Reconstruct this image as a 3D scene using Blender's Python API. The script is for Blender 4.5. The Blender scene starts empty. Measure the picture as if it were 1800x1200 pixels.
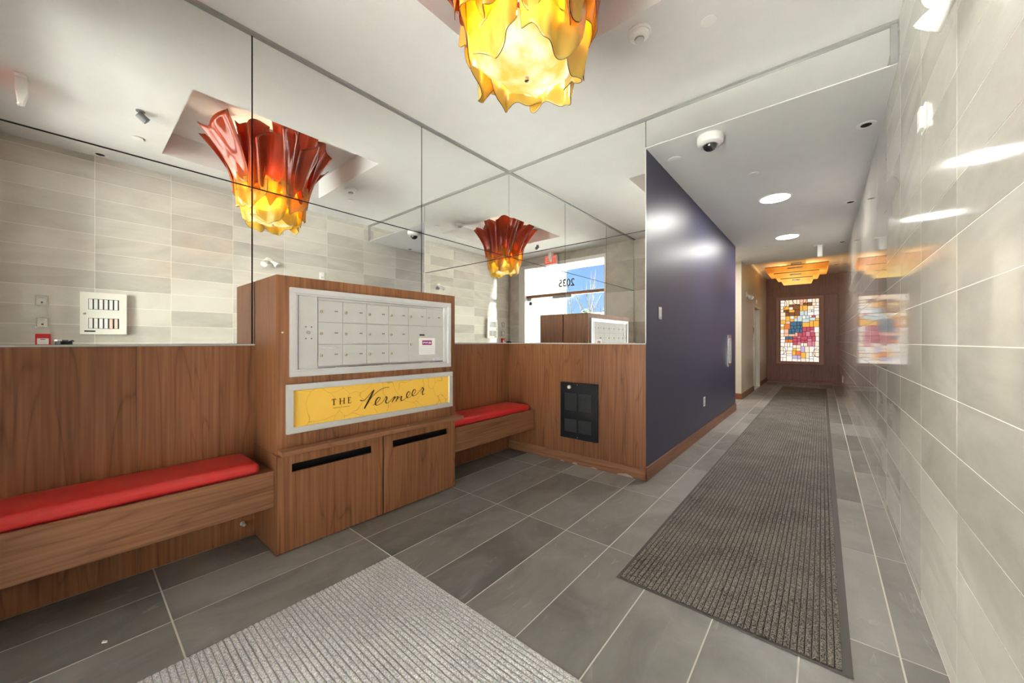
import bpy, bmesh, math, random
from mathutils import Vector, Matrix
PI = math.pi
C = bpy.context.scene
COL = C.collection
R = random.Random(7)

# ------------------------------------------------------------------ camera, sky, sun, exposure
H = 1.25                                   # lens height above the floor
cam_d = bpy.data.cameras.new('view_camera')
cam_d.sensor_width = 36.0
cam_d.lens = 36.0 * 650.0 / 1800.0
cam_d.clip_start = 0.01
cam_d.clip_end = 300
cam_o = bpy.data.objects.new('view_camera', cam_d)
COL.objects.link(cam_o)
cam_o.location = (0, 0, H)
cam_o.rotation_euler = (PI / 2, 0, math.atan2(545, 650))
C.camera = cam_o

SKY = 0.66
world = bpy.data.worlds.new('sky')
C.world = world
world.use_nodes = True
wn = world.node_tree.nodes; wl = world.node_tree.links
wn.clear()
w_out = wn.new('ShaderNodeOutputWorld'); w_bg = wn.new('ShaderNodeBackground')
w_tc = wn.new('ShaderNodeTexCoord'); w_sep = wn.new('ShaderNodeSeparateXYZ')
w_ramp = wn.new('ShaderNodeValToRGB')
w_ramp.color_ramp.elements[0].position = 0.0; w_ramp.color_ramp.elements[0].color = (0.33, 0.53, 0.90, 1)
w_ramp.color_ramp.elements[1].position = 0.45; w_ramp.color_ramp.elements[1].color = (0.12, 0.29, 0.72, 1)
w_noise = wn.new('ShaderNodeTexNoise'); w_noise.inputs['Scale'].default_value = 5.0
w_noise.inputs['Detail'].default_value = 6.0
w_map = wn.new('ShaderNodeMapping'); w_map.inputs['Scale'].default_value = (1, 1, 2.6)
w_cr = wn.new('ShaderNodeValToRGB')
w_cr.color_ramp.elements[0].position = 0.50; w_cr.color_ramp.elements[1].position = 0.66
w_mix = wn.new('ShaderNodeMixRGB'); w_mix.inputs['Color2'].default_value = (0.95, 0.96, 1.0, 1)
wl.new(w_tc.outputs['Generated'], w_sep.inputs[0]); wl.new(w_sep.outputs['Z'], w_ramp.inputs[0])
wl.new(w_tc.outputs['Generated'], w_map.inputs[0]); wl.new(w_map.outputs[0], w_noise.inputs['Vector'])
wl.new(w_noise.outputs[0], w_cr.inputs[0]); wl.new(w_cr.outputs[0], w_mix.inputs[0])
wl.new(w_ramp.outputs[0], w_mix.inputs['Color1']); wl.new(w_mix.outputs[0], w_bg.inputs['Color'])
w_bg.inputs['Strength'].default_value = SKY
wl.new(w_bg.outputs[0], w_out.inputs[0])

sun_d = bpy.data.lights.new('sun', 'SUN'); sun_d.energy = 62.0; sun_d.angle = 0.02; sun_d.color = (1, 0.985, 0.965)
sun_o = bpy.data.objects.new('sun', sun_d); COL.objects.link(sun_o)
sun_o.rotation_euler = Vector((-0.70, -0.11, -0.68)).to_track_quat('-Z', 'Y').to_euler()

DOWNLIGHT, CHAND, DIFFUSER, PENDANT, STAINED = 72.0, 46.0, 0.47, 0.42, 0.40

vs = C.view_settings
vs.view_transform = 'Standard'; vs.look = 'None'; vs.gamma = 1.0; vs.use_curve_mapping = False
vs.exposure = 1.42
cy = C.cycles
cy.max_bounces = 12; cy.diffuse_bounces = 6; cy.glossy_bounces = 8; cy.transmission_bounces = 8
cy.transparent_max_bounces = 16; cy.sample_clamp_indirect = 30.0; cy.blur_glossy = 0.3
cy.use_denoising = True

# ------------------------------------------------------------------ materials
def newmat(name):
    m = bpy.data.materials.new(name); m.use_nodes = True
    n = m.node_tree.nodes; l = m.node_tree.links
    b = n['Principled BSDF']
    return m, n, l, b

def plain(name, col, rough=0.5, metal=0.0, spec=0.5, bump=0.0, bscale=200.0, coat=0.0):
    m, n, l, b = newmat(name)
    b.inputs['Roughness'].default_value = rough
    b.inputs['Metallic'].default_value = metal
    b.inputs['Specular IOR Level'].default_value = spec
    b.inputs['Coat Weight'].default_value = coat
    tc = n.new('ShaderNodeTexCoord'); nz = n.new('ShaderNodeTexNoise')
    nz.inputs['Scale'].default_value = 6.0; nz.inputs['Detail'].default_value = 5.0
    l.new(tc.outputs['Object'], nz.inputs['Vector'])
    mx = n.new('ShaderNodeMixRGB')
    mx.inputs['Color1'].default_value = (col[0] * .96, col[1] * .96, col[2] * .96, 1)
    mx.inputs['Color2'].default_value = (min(1, col[0] * 1.04), min(1, col[1] * 1.04), min(1, col[2] * 1.04), 1)
    l.new(nz.outputs[0], mx.inputs[0]); l.new(mx.outputs[0], b.inputs['Base Color'])
    if bump:
        n2 = n.new('ShaderNodeTexNoise'); n2.inputs['Scale'].default_value = bscale
        l.new(tc.outputs['Object'], n2.inputs['Vector'])
        bp = n.new('ShaderNodeBump'); bp.inputs['Strength'].default_value = bump; bp.inputs['Distance'].default_value = 0.002
        l.new(n2.outputs[0], bp.inputs['Height']); l.new(bp.outputs[0], b.inputs['Normal'])
    return m

def emit(name, col, strength):
    m = bpy.data.materials.new(name); m.use_nodes = True
    n = m.node_tree.nodes; l = m.node_tree.links
    n.clear()
    o = n.new('ShaderNodeOutputMaterial'); e = n.new('ShaderNodeEmission')
    e.inputs['Color'].default_value = (*col, 1); e.inputs['Strength'].default_value = strength
    l.new(e.outputs[0], o.inputs[0])
    return m

def ramp(n, stops):
    r = n.new('ShaderNodeValToRGB'); e = r.color_ramp.elements
    while len(e) < len(stops): e.new(0.5)
    for k, (p, c) in enumerate(stops):
        e[k].position = p; e[k].color = (*c, 1)
    return r

def wood(name, dark, mid, light, axis='z', rough=0.33):
    """veneer: fine streaks and cathedral figure running along one axis"""
    m, n, l, b = newmat(name)
    b.inputs['Roughness'].default_value = rough
    b.inputs['Specular IOR Level'].default_value = 0.42
    tc = n.new('ShaderNodeTexCoord'); oi = n.new('ShaderNodeObjectInfo')
    off = n.new('ShaderNodeVectorMath'); off.operation = 'MULTIPLY_ADD'
    off.inputs[1].default_value = (1, 1, 1)
    sc = n.new('ShaderNodeVectorMath'); sc.operation = 'SCALE'; sc.inputs['Scale'].default_value = 7.0
    l.new(oi.outputs['Random'], sc.inputs[0])
    l.new(tc.outputs['Object'], off.inputs[0]); l.new(sc.outputs[0], off.inputs[2])
    def mp(across, along):
        k = n.new('ShaderNodeMapping')
        s = [across] * 3
        s['xyz'.index(axis)] = along
        k.inputs['Scale'].default_value = s
        l.new(off.outputs[0], k.inputs[0]); return k
    m1 = mp(70.0, 1.6); f = n.new('ShaderNodeTexNoise'); f.inputs['Scale'].default_value = 1.0; f.inputs['Detail'].default_value = 5.0
    l.new(m1.outputs[0], f.inputs['Vector'])
    m2 = mp(5.0, 0.5); g = n.new('ShaderNodeTexNoise'); g.inputs['Scale'].default_value = 1.0; g.inputs['Detail'].default_value = 2.0
    g.inputs['Distortion'].default_value = 0.5
    l.new(m2.outputs[0], g.inputs['Vector'])
    mul = n.new('ShaderNodeMath'); mul.operation = 'MULTIPLY'; mul.inputs[1].default_value = 26.0
    l.new(g.outputs[0], mul.inputs[0])
    sn = n.new('ShaderNodeMath'); sn.operation = 'SINE'; l.new(mul.outputs[0], sn.inputs[0])
    ac = n.new('ShaderNodeMath'); ac.operation = 'ABSOLUTE'; l.new(sn.outputs[0], ac.inputs[0])
    ai = n.new('ShaderNodeMath'); ai.operation = 'SUBTRACT'; ai.inputs[0].default_value = 1.0; l.new(ac.outputs[0], ai.inputs[1])
    ap = n.new('ShaderNodeMath'); ap.operation = 'POWER'; ap.inputs[1].default_value = 5.0; l.new(ai.outputs[0], ap.inputs[0])
    ab = n.new('ShaderNodeMath'); ab.operation = 'MULTIPLY_ADD'; ab.inputs[1].default_value = -0.15; ab.inputs[2].default_value = 0.03
    l.new(ap.outputs[0], ab.inputs[0])
    m3 = mp(3.0, 0.25); br = n.new('ShaderNodeTexNoise'); br.inputs['Scale'].default_value = 1.0; br.inputs['Detail'].default_value = 2.0
    l.new(m3.outputs[0], br.inputs['Vector'])
    a1 = n.new('ShaderNodeMath'); a1.operation = 'MULTIPLY_ADD'; a1.inputs[1].default_value = 0.55
    l.new(f.outputs[0], a1.inputs[0]); l.new(ab.outputs[0], a1.inputs[2])
    a2 = n.new('ShaderNodeMath'); a2.operation = 'MULTIPLY_ADD'; a2.inputs[1].default_value = 0.34
    l.new(br.outputs[0], a2.inputs[0]); l.new(a1.outputs[0], a2.inputs[2])
    rp = ramp(n, [(0.22, dark), (0.45, mid), (0.70, light)])
    l.new(a2.outputs[0], rp.inputs[0]); l.new(rp.outputs[0], b.inputs['Base Color'])
    bp = n.new('ShaderNodeBump'); bp.inputs['Strength'].default_value = 0.06; bp.inputs['Distance'].default_value = 0.001
    l.new(f.outputs[0], bp.inputs['Height']); l.new(bp.outputs[0], b.inputs['Normal'])
    return m

def stone(name, lo, hi, rough, veins, vein_col, nscale=2.5, stretch=(1, 1, 1), bump=0.1, spec=0.5):
    """natural stone tile: every tile (or every island of a joined field) gets its own tone"""
    m, n, l, b = newmat(name)
    b.inputs['Specular IOR Level'].default_value = spec
    tc = n.new('ShaderNodeTexCoord'); oi = n.new('ShaderNodeObjectInfo'); ge = n.new('ShaderNodeNewGeometry')
    ad = n.new('ShaderNodeMath'); ad.operation = 'ADD'
    l.new(oi.outputs['Random'], ad.inputs[0]); l.new(ge.outputs['Random Per Island'], ad.inputs[1])
    fr = n.new('ShaderNodeMath'); fr.operation = 'FRACT'; l.new(ad.outputs[0], fr.inputs[0])
    sc = n.new('ShaderNodeVectorMath'); sc.operation = 'SCALE'; sc.inputs['Scale'].default_value = 23.0
    l.new(fr.outputs[0], sc.inputs[0])
    of = n.new('ShaderNodeVectorMath'); of.operation = 'ADD'
    l.new(tc.outputs['Object'], of.inputs[0]); l.new(sc.outputs[0], of.inputs[1])
    mp = n.new('ShaderNodeMapping'); mp.inputs['Scale'].default_value = stretch; l.new(of.outputs[0], mp.inputs[0])
    nz = n.new('ShaderNodeTexNoise'); nz.inputs['Scale'].default_value = nscale; nz.inputs['Detail'].default_value = 7.0
    nz.inputs['Distortion'].default_value = 0.8; nz.inputs['Roughness'].default_value = 0.6
    l.new(mp.outputs[0], nz.inputs['Vector'])
    mm = n.new('ShaderNodeMath'); mm.operation = 'MULTIPLY_ADD'; mm.inputs[1].default_value = 0.5
    l.new(fr.outputs[0], mm.inputs[0]); l.new(nz.outputs[0], mm.inputs[2])
    rp = ramp(n, [(0.42, lo), (0.98, hi)]); l.new(mm.outputs[0], rp.inputs[0])
    # thin veins
    n2 = n.new('ShaderNodeTexNoise'); n2.inputs['Scale'].default_value = nscale * 0.8; n2.inputs['Detail'].default_value = 4.0
    n2.inputs['Distortion'].default_value = 1.0
    mpv = n.new('ShaderNodeMapping'); mpv.inputs['Scale'].default_value = (2.2, 0.7, 2.2); l.new(mp.outputs[0], mpv.inputs[0]); l.new(mpv.outputs[0], n2.inputs['Vector'])
    s = n.new('ShaderNodeMath'); s.operation = 'SUBTRACT'; s.inputs[1].default_value = 0.56; l.new(n2.outputs[0], s.inputs[0])
    a = n.new('ShaderNodeMath'); a.operation = 'ABSOLUTE'; l.new(s.outputs[0], a.inputs[0])
    vr = ramp(n, [(0.0, (veins,) * 3), (0.010, (0, 0, 0))]); l.new(a.outputs[0], vr.inputs[0])
    n3 = n.new('ShaderNodeTexNoise'); n3.inputs['Scale'].default_value = nscale * 2.2; l.new(of.outputs[0], n3.inputs['Vector'])
    mk = ramp(n, [(0.50, (0, 0, 0)), (0.66, (1, 1, 1))]); l.new(n3.outputs[0], mk.inputs[0])
    vm = n.new('ShaderNodeMixRGB'); vm.blend_type = 'MULTIPLY'; vm.inputs[0].default_value = 1.0
    l.new(vr.outputs[0], vm.inputs['Color1']); l.new(mk.outputs[0], vm.inputs['Color2'])
    mx = n.new('ShaderNodeMixRGB'); mx.inputs['Color2'].default_value = (*vein_col, 1)
    l.new(vm.outputs[0], mx.inputs[0]); l.new(rp.outputs[0], mx.inputs['Color1']); l.new(mx.outputs[0], b.inputs['Base Color'])
    rr = n.new('ShaderNodeMapRange'); rr.inputs['To Min'].default_value = rough * 0.8; rr.inputs['To Max'].default_value = rough * 1.25
    l.new(nz.outputs[0], rr.inputs['Value']); l.new(rr.outputs[0], b.inputs['Roughness'])
    bp = n.new('ShaderNodeBump'); bp.inputs['Strength'].default_value = bump; bp.inputs['Distance'].default_value = 0.003
    l.new(nz.outputs[0], bp.inputs['Height']); l.new(bp.outputs[0], b.inputs['Normal'])
    return m

def carpet(name, dark, light):
    m, n, l, b = newmat(name)
    b.inputs['Roughness'].default_value = 0.95; b.inputs['Specular IOR Level'].default_value = 0.1
    tc = n.new('ShaderNodeTexCoord')
    v = n.new('ShaderNodeTexNoise'); v.inputs['Scale'].default_value = 170.0; v.inputs['Detail'].default_value = 3.0
    v.inputs['Roughness'].default_value = 0.8
    l.new(tc.outputs['Object'], v.inputs['Vector'])
    w = n.new('ShaderNodeTexNoise'); w.inputs['Scale'].default_value = 3.0; l.new(tc.outputs['Object'], w.inputs['Vector'])
    a = n.new('ShaderNodeMath'); a.operation = 'MULTIPLY_ADD'; a.inputs[1].default_value = 0.12
    l.new(w.outputs[0], a.inputs[0]); l.new(v.outputs[0], a.inputs[2])
    rp = ramp(n, [(0.45, dark), (0.68, light)]); l.new(a.outputs[0], rp.inputs[0]); l.new(rp.outputs[0], b.inputs['Base Color'])
    bp = n.new('ShaderNodeBump'); bp.inputs['Strength'].default_value = 0.9; bp.inputs['Distance'].default_value = 0.004
    l.new(v.outputs[0], bp.inputs['Height']); l.new(bp.outputs[0], b.inputs['Normal'])
    return m

def mirror_mat():
    m, n, l, b = newmat('mirror')
    b.inputs['Base Color'].default_value = (0.912, 0.920, 0.905, 1)
    b.inputs['Metallic'].default_value = 1.0; b.inputs['Roughness'].default_value = 0.0
    return m

def glass_mat(name='clear glass', tint=(0.96, 0.99, 0.975)):
    m = bpy.data.materials.new(name); m.use_nodes = True
    n = m.node_tree.nodes; l = m.node_tree.links; n.clear()
    o = n.new('ShaderNodeOutputMaterial'); mx = n.new('ShaderNodeMixShader')
    t = n.new('ShaderNodeBsdfTransparent'); t.inputs[0].default_value = (*tint, 1)
    g = n.new('ShaderNodeBsdfGlossy'); g.inputs['Roughness'].default_value = 0.0
    f = n.new('ShaderNodeFresnel'); f.inputs['IOR'].default_value = 1.45
    l.new(f.outputs[0], mx.inputs[0]); l.new(t.outputs[0], mx.inputs[1]); l.new(g.outputs[0], mx.inputs[2])
    l.new(mx.outputs[0], o.inputs[0])
    return m

def resin(name, stops, z0, z1, trans=0.62):
    """dyed translucent resin sheet: dye fades along its height"""
    m = bpy.data.materials.new(name); m.use_nodes = True
    n = m.node_tree.nodes; l = m.node_tree.links; n.clear()
    o = n.new('ShaderNodeOutputMaterial')
    tc = n.new('ShaderNodeTexCoord'); sp = n.new('ShaderNodeSeparateXYZ'); l.new(tc.outputs['Object'], sp.inputs[0])
    mr = n.new('ShaderNodeMapRange'); mr.inputs['From Min'].default_value = z0; mr.inputs['From Max'].default_value = z1
    l.new(sp.outputs['Z'], mr.inputs['Value'])
    rp = ramp(n, stops); l.new(mr.outputs[0], rp.inputs[0])
    d = n.new('ShaderNodeBsdfDiffuse'); t = n.new('ShaderNodeBsdfTranslucent'); tr = n.new('ShaderNodeBsdfTransparent')
    g = n.new('ShaderNodeBsdfGlossy'); g.inputs['Roughness'].default_value = 0.08
    for k in (d, t, tr): l.new(rp.outputs[0], k.inputs[0])
    m1 = n.new('ShaderNodeMixShader'); m1.inputs[0].default_value = trans; l.new(d.outputs[0], m1.inputs[1]); l.new(t.outputs[0], m1.inputs[2])
    m2 = n.new('ShaderNodeMixShader'); m2.inputs[0].default_value = 0.22; l.new(m1.outputs[0], m2.inputs[1]); l.new(tr.outputs[0], m2.inputs[2])
    f = n.new('ShaderNodeFresnel'); f.inputs['IOR'].default_value = 1.5
    m3 = n.new('ShaderNodeMixShader'); l.new(f.outputs[0], m3.inputs[0]); l.new(m2.outputs[0], m3.inputs[1]); l.new(g.outputs[0], m3.inputs[2])
    l.new(m3.outputs[0], o.inputs[0])
    return m

M = {}
M['wood_v'] = wood('cherry veneer upright', (0.130, 0.048, 0.019), (0.268, 0.107, 0.044), (0.41, 0.187, 0.084), 'z')
M['wood_y'] = wood('cherry veneer lengthwise', (0.135, 0.054, 0.023), (0.250, 0.108, 0.050), (0.36, 0.172, 0.086), 'y')
M['wood_x'] = wood('cherry veneer crosswise', (0.15, 0.06, 0.03), (0.31, 0.14, 0.07), (0.42, 0.21, 0.115), 'x')
M['base_wood'] = wood('orange brown base wood', (0.10, 0.032, 0.012), (0.22, 0.075, 0.027), (0.31, 0.115, 0.045), 'y')
M['plum_wood'] = wood('plum brown veneer', (0.17, 0.085, 0.068), (0.28, 0.148, 0.122), (0.36, 0.195, 0.162), 'z', 0.38)
M['slot_dark'] = plain('dark interior', (0.006, 0.006, 0.006), 0.9)
M['mirror'] = mirror_mat()
M['reveal'] = plain('dark mirror backing', (0.012, 0.012, 0.012), 0.7)
M['paint'] = plain('white ceiling paint', (0.745, 0.74, 0.735), 0.85, spec=0.2)
M['cream'] = plain('cream wall paint', (0.60, 0.545, 0.45), 0.4)
M['navy'] = plain('satin navy paint', (0.040, 0.041, 0.095), 0.40, spec=0.42)
M['slate'] = stone('grey slate', (0.128, 0.122, 0.112), (0.315, 0.302, 0.278), 0.40, 0.55, (0.42, 0.40, 0.36), 3.4, (1, 0.6, 1), 0.45, 0.45)
M['grout'] = plain('pale grout', (0.74, 0.71, 0.65), 0.9)
M['lime'] = stone('polished limestone', (0.44, 0.412, 0.365), (0.655, 0.625, 0.565), 0.055, 0.05, (0.42, 0.37, 0.30), 2.2, (1, 0.5, 1.6), 0.004, 0.6)
M['lgrout'] = plain('light wall grout', (0.86, 0.83, 0.77), 0.8)
M['alu'] = plain('brushed aluminium', (0.74, 0.74, 0.76), 0.36, 0.55)
M['alu_paint'] = plain('silver enamel', (0.555, 0.545, 0.53), 0.5, 0.0, 0.35)
M['alu_dark'] = plain('grey metal', (0.42, 0.42, 0.42), 0.4, 0.7)
M['steel'] = plain('stainless steel', (0.72, 0.70, 0.66), 0.24, 1.0)
M['brass'] = plain('brass lock', (0.58, 0.50, 0.39), 0.3, 0.9)
M['red'] = plain('red vinyl', (0.62, 0.032, 0.030), 0.30, spec=0.5, bump=0.05, bscale=260)
M['black'] = plain('black enamel', (0.010, 0.011, 0.014), 0.35)
M['grille'] = plain('dark grey grille', (0.145, 0.145, 0.15), 0.4, 0.5)
M['white'] = plain('white plastic', (0.80, 0.79, 0.77), 0.4)
M['offwhite'] = plain('ivory enamel', (0.76, 0.74, 0.67), 0.4)
M['lightgrey'] = plain('light grey plastic', (0.55, 0.55, 0.54), 0.5)
M['trim_grey'] = plain('grey trim metal', (0.32, 0.315, 0.31), 0.5, 0.2)
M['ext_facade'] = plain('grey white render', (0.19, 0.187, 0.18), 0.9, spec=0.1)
M['frame_wood'] = plain('rosy window frame', (0.48, 0.26, 0.20), 0.45)
M['grey'] = plain('mid grey plastic', (0.16, 0.16, 0.16), 0.5)
M['dome'] = plain('smoked dome', (0.010, 0.010, 0.011), 0.06, spec=0.8, coat=0.5)
M['alarm_red'] = plain('fire alarm red', (0.62, 0.015, 0.02), 0.35)
M['ink'] = plain('brown sign ink', (0.070, 0.024, 0.004), 0.6)
M['ink2'] = plain('dark grey ink', (0.05, 0.05, 0.05), 0.6)
M['paper'] = plain('white paper', (0.84, 0.84, 0.83), 0.7)
M['paper2'] = plain('pale paper', (0.62, 0.66, 0.63), 0.7)
M['pink_paper'] = plain('pink paper', (0.80, 0.52, 0.44), 0.7)
M['purple'] = plain('purple print', (0.17, 0.03, 0.26), 0.6)
M['red_print'] = plain('red print', (0.72, 0.03, 0.06), 0.6)
M['blue_print'] = plain('blue print', (0.12, 0.17, 0.42), 0.6)
M['mat_dark'] = carpet('charcoal carpet', (0.040, 0.036, 0.031), (0.40, 0.365, 0.32))
M['mat_dark_groove'] = plain('dark carpet groove shade', (0.040, 0.036, 0.032), 0.95, spec=0.1)  # groove faces coloured darker, shade between the ribs put into the colour
M['mat_light_groove'] = plain('grey carpet groove shade', (0.33, 0.32, 0.305), 0.95, spec=0.1)  # same painted groove shade for the pale mat
M['mat_light'] = carpet('pale grey carpet', (0.36, 0.35, 0.335), (0.96, 0.94, 0.91))
M['rubber'] = plain('brown grey rubber', (0.085, 0.077, 0.067), 0.6)
M['glass'] = glass_mat()
M['lamp'] = emit('lit downlight lens', (1.0, 0.96, 0.90), DOWNLIGHT)
M['exit'] = emit('lit exit legend', (1.0, 0.16, 0.10), 0.38)
M['ext_white'] = plain('white stucco', (0.82, 0.80, 0.76), 0.9, spec=0.1)
M['paving'] = plain('pale concrete paving', (0.46, 0.45, 0.425), 0.9, spec=0.1)
M['bark'] = plain('dark bark', (0.060, 0.048, 0.036), 0.8)
M['leaf'] = plain('green foliage', (0.045, 0.085, 0.025), 0.7)
M['chip'] = plain('bare plaster chip', (0.56, 0.42, 0.33), 0.9)

# yellow sign face with a printed crackle
def crackle():
    m, n, l, b = newmat('yellow crackle print')
    b.inputs['Roughness'].default_value = 0.3
    tc = n.new('ShaderNodeTexCoord'); nz = n.new('ShaderNodeTexNoise'); nz.inputs['Scale'].default_value = 4.0
    l.new(tc.outputs['Object'], nz.inputs['Vector'])
    ad = n.new('ShaderNodeVectorMath'); ad.operation = 'MULTIPLY_ADD'; ad.inputs[1].default_value = (.25, .25, .25)
    l.new(nz.outputs['Color'], ad.inputs[0]); l.new(tc.outputs['Object'], ad.inputs[2])
    v = n.new('ShaderNodeTexVoronoi'); v.feature = 'DISTANCE_TO_EDGE'; v.inputs['Scale'].default_value = 5.0
    l.new(ad.outputs[0], v.inputs['Vector'])
    rp = ramp(n, [(0.0, (0.70, 0.36, 0.04)), (0.014, (0.95, 0.57, 0.085))]); l.new(v.outputs[0], rp.inputs[0])
    l.new(rp.outputs[0], b.inputs['Base Color'])
    return m
M['yellow'] = crackle()

# ------------------------------------------------------------------ mesh building
class MB:
    def __init__(s): s.v = []; s.f = []; s.m = []
    def add(s, vs_, fs, mi=0):
        o = len(s.v); s.v += [tuple(p) for p in vs_]; s.f += [tuple(i + o for i in f) for f in fs]; s.m += [mi] * len(fs); return s
    def box(s, x0, x1, y0, y1, z0, z1, mi=0):
        if x0 > x1: x0, x1 = x1, x0
        if y0 > y1: y0, y1 = y1, y0
        if z0 > z1: z0, z1 = z1, z0
        return s.add([(x0, y0, z0), (x1, y0, z0), (x1, y1, z0), (x0, y1, z0), (x0, y0, z1), (x1, y0, z1), (x1, y1, z1), (x0, y1, z1)],
                     [(3, 2, 1, 0), (4, 5, 6, 7), (0, 1, 5, 4), (1, 2, 6, 5), (2, 3, 7, 6), (3, 0, 4, 7)], mi)
    def lathe(s, prof, cx=0, cy=0, cz=0, n=24, axis='z', mi=0):
        """profile (radius, offset) turned about an axis through the centre"""
        vv = []; ff = []
        for (r, t) in prof:
            for k in range(n):
                a = 2 * PI * k / n
                p = (r * math.cos(a), r * math.sin(a), t)
                if axis == 'x': p = (t, r * math.cos(a), r * math.sin(a))
                elif axis == 'y': p = (r * math.sin(a), t, r * math.cos(a))
                vv.append((p[0] + cx, p[1] + cy, p[2] + cz))
        for i in range(len(prof) - 1):
            for k in range(n):
                a, b = i * n + k, i * n + (k + 1) % n
                ff.append((a, b, b + n, a + n))
        ff.append(tuple(range(n - 1, -1, -1))); ff.append(tuple(range((len(prof) - 1) * n, len(prof) * n)))
        return s.add(vv, ff, mi)
    def tube(s, pts, rad, n=8, mi=0):
        P = [Vector(p) for p in pts]; m = len(P)
        rr = rad if isinstance(rad, (list, tuple)) else [rad] * m
        vv = []; ff = []
        for i, p in enumerate(P):
            t = (P[min(i + 1, m - 1)] - P[max(i - 1, 0)]).normalized()
            u = t.cross(Vector((0, 0, 1)))
            if u.length < 1e-3: u = t.cross(Vector((0, 1, 0)))
            u.normalize(); w = t.cross(u)
            for k in range(n):
                a = 2 * PI * k / n
                vv.append(p + u * (rr[i] * math.cos(a)) + w * (rr[i] * math.sin(a)))
        for i in range(m - 1):
            for k in range(n):
                a, b = i * n + k, i * n + (k + 1) % n
                ff.append((a, b, b + n, a + n))
        ff.append(tuple(range(n - 1, -1, -1))); ff.append(tuple(range((m - 1) * n, m * n)))
        return s.add(vv, ff, mi)
    def prism(s, poly, axis, t0, t1, mi=0):
        n = len(poly); vv = []
        for t in (t0, t1):
            for (a, b) in poly:
                vv.append({'x': (t, a, b), 'y': (a, t, b), 'z': (a, b, t)}[axis])
        ff = [tuple(range(n - 1, -1, -1)), tuple(range(n, 2 * n))]
        ff += [(k, (k + 1) % n, (k + 1) % n + n, k + n) for k in range(n)]
        return s.add(vv, ff, mi)
    def frame(s, axis, t0, t1, a0, a1, b0, b1, w, mi=0):
        """rectangular ring in the plane across an axis"""
        for (p, q, u, v) in ((a0, a1, b0, b0 + w), (a0, a1, b1 - w, b1), (a0, a0 + w, b0 + w, b1 - w), (a1 - w, a1, b0 + w, b1 - w)):
            if axis == 'x': s.box(t0, t1, p, q, u, v, mi)
            elif axis == 'y': s.box(p, q, t0, t1, u, v, mi)
            else: s.box(p, q, u, v, t0, t1, mi)
        return s

WL = {}
def setp(o, label=None, cat=None, group=None, kind=None):
    if label: o['label'] = label
    if cat: o['category'] = cat
    if group: o['group'] = group
    if kind: o['kind'] = kind
    return o

def link(name, mb, mat, parent=None, base=(0, 0, 0), smooth=False, bevel=0.0, seg=2):
    """one mesh object from world coordinates; origin at base, or at the parent's base"""
    org = Vector(WL[parent.name]) if parent else Vector(base)
    me = bpy.data.meshes.new(name)
    me.from_pydata([tuple(Vector(p) - org) for p in mb.v], [], mb.f)
    for mm in (mat if isinstance(mat, (list, tuple)) else [mat]): me.materials.append(M[mm] if isinstance(mm, str) else mm)
    for p, k in zip(me.polygons, mb.m): p.material_index = k
    bm = bmesh.new(); bm.from_mesh(me); bmesh.ops.recalc_face_normals(bm, faces=bm.faces); bm.to_mesh(me); bm.free()
    if smooth:
        for p in me.polygons: p.use_smooth = True
        me.set_sharp_from_angle(angle=0.7)
    o = bpy.data.objects.new(name, me); COL.objects.link(o)
    if parent: o.parent = parent
    else: o.location = org
    WL[o.name] = tuple(org)
    if bevel:
        b = o.modifiers.new('edge', 'BEVEL'); b.width = bevel; b.segments = seg; b.limit_method = 'ANGLE'
    return o

def thing(name, label, cat, loc, group=None):
    o = bpy.data.objects.new(name, None); COL.objects.link(o); o.location = loc
    o.empty_display_size = 0.05
    WL[o.name] = tuple(loc)
    return setp(o, label, cat, group)

def struct(name, label, mb, mat, cat='wall', **k):
    return setp(link(name, mb, mat, **k), label, cat, kind='structure')

def copy_tree(o, loc, label=None):
    c = o.copy(); COL.objects.link(c); c.location = loc
    if label: c['label'] = label
    for ch in list(o.children):
        d = ch.copy(); COL.objects.link(d); d.parent = c
        for g in ch.children:
            e = g.copy(); COL.objects.link(e); e.parent = d
    return c

# ------------------------------------------------------------------ plan of the place
XL, XR = -2.8225, 0.3625         # mirrored wall, stone wall
YB, YM = -0.48, 3.31             # entrance wall, wall with the heater
XB = -1.21                       # navy wall
YBE, YP = 7.78, 9.30             # end of the navy wall, start of the cream wall
XC = -1.335                      # cream lift wall
YE = 14.1                        # end wall
ZC, ZS, ZE = 3.25, 2.98, 3.21    # ceilings: lobby, corridor, lift end
ZW = 1.235                       # top of the wood, foot of the mirrors
ZJ, ZT = 2.245, 3.228            # mirror joint, top of mirrors

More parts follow.
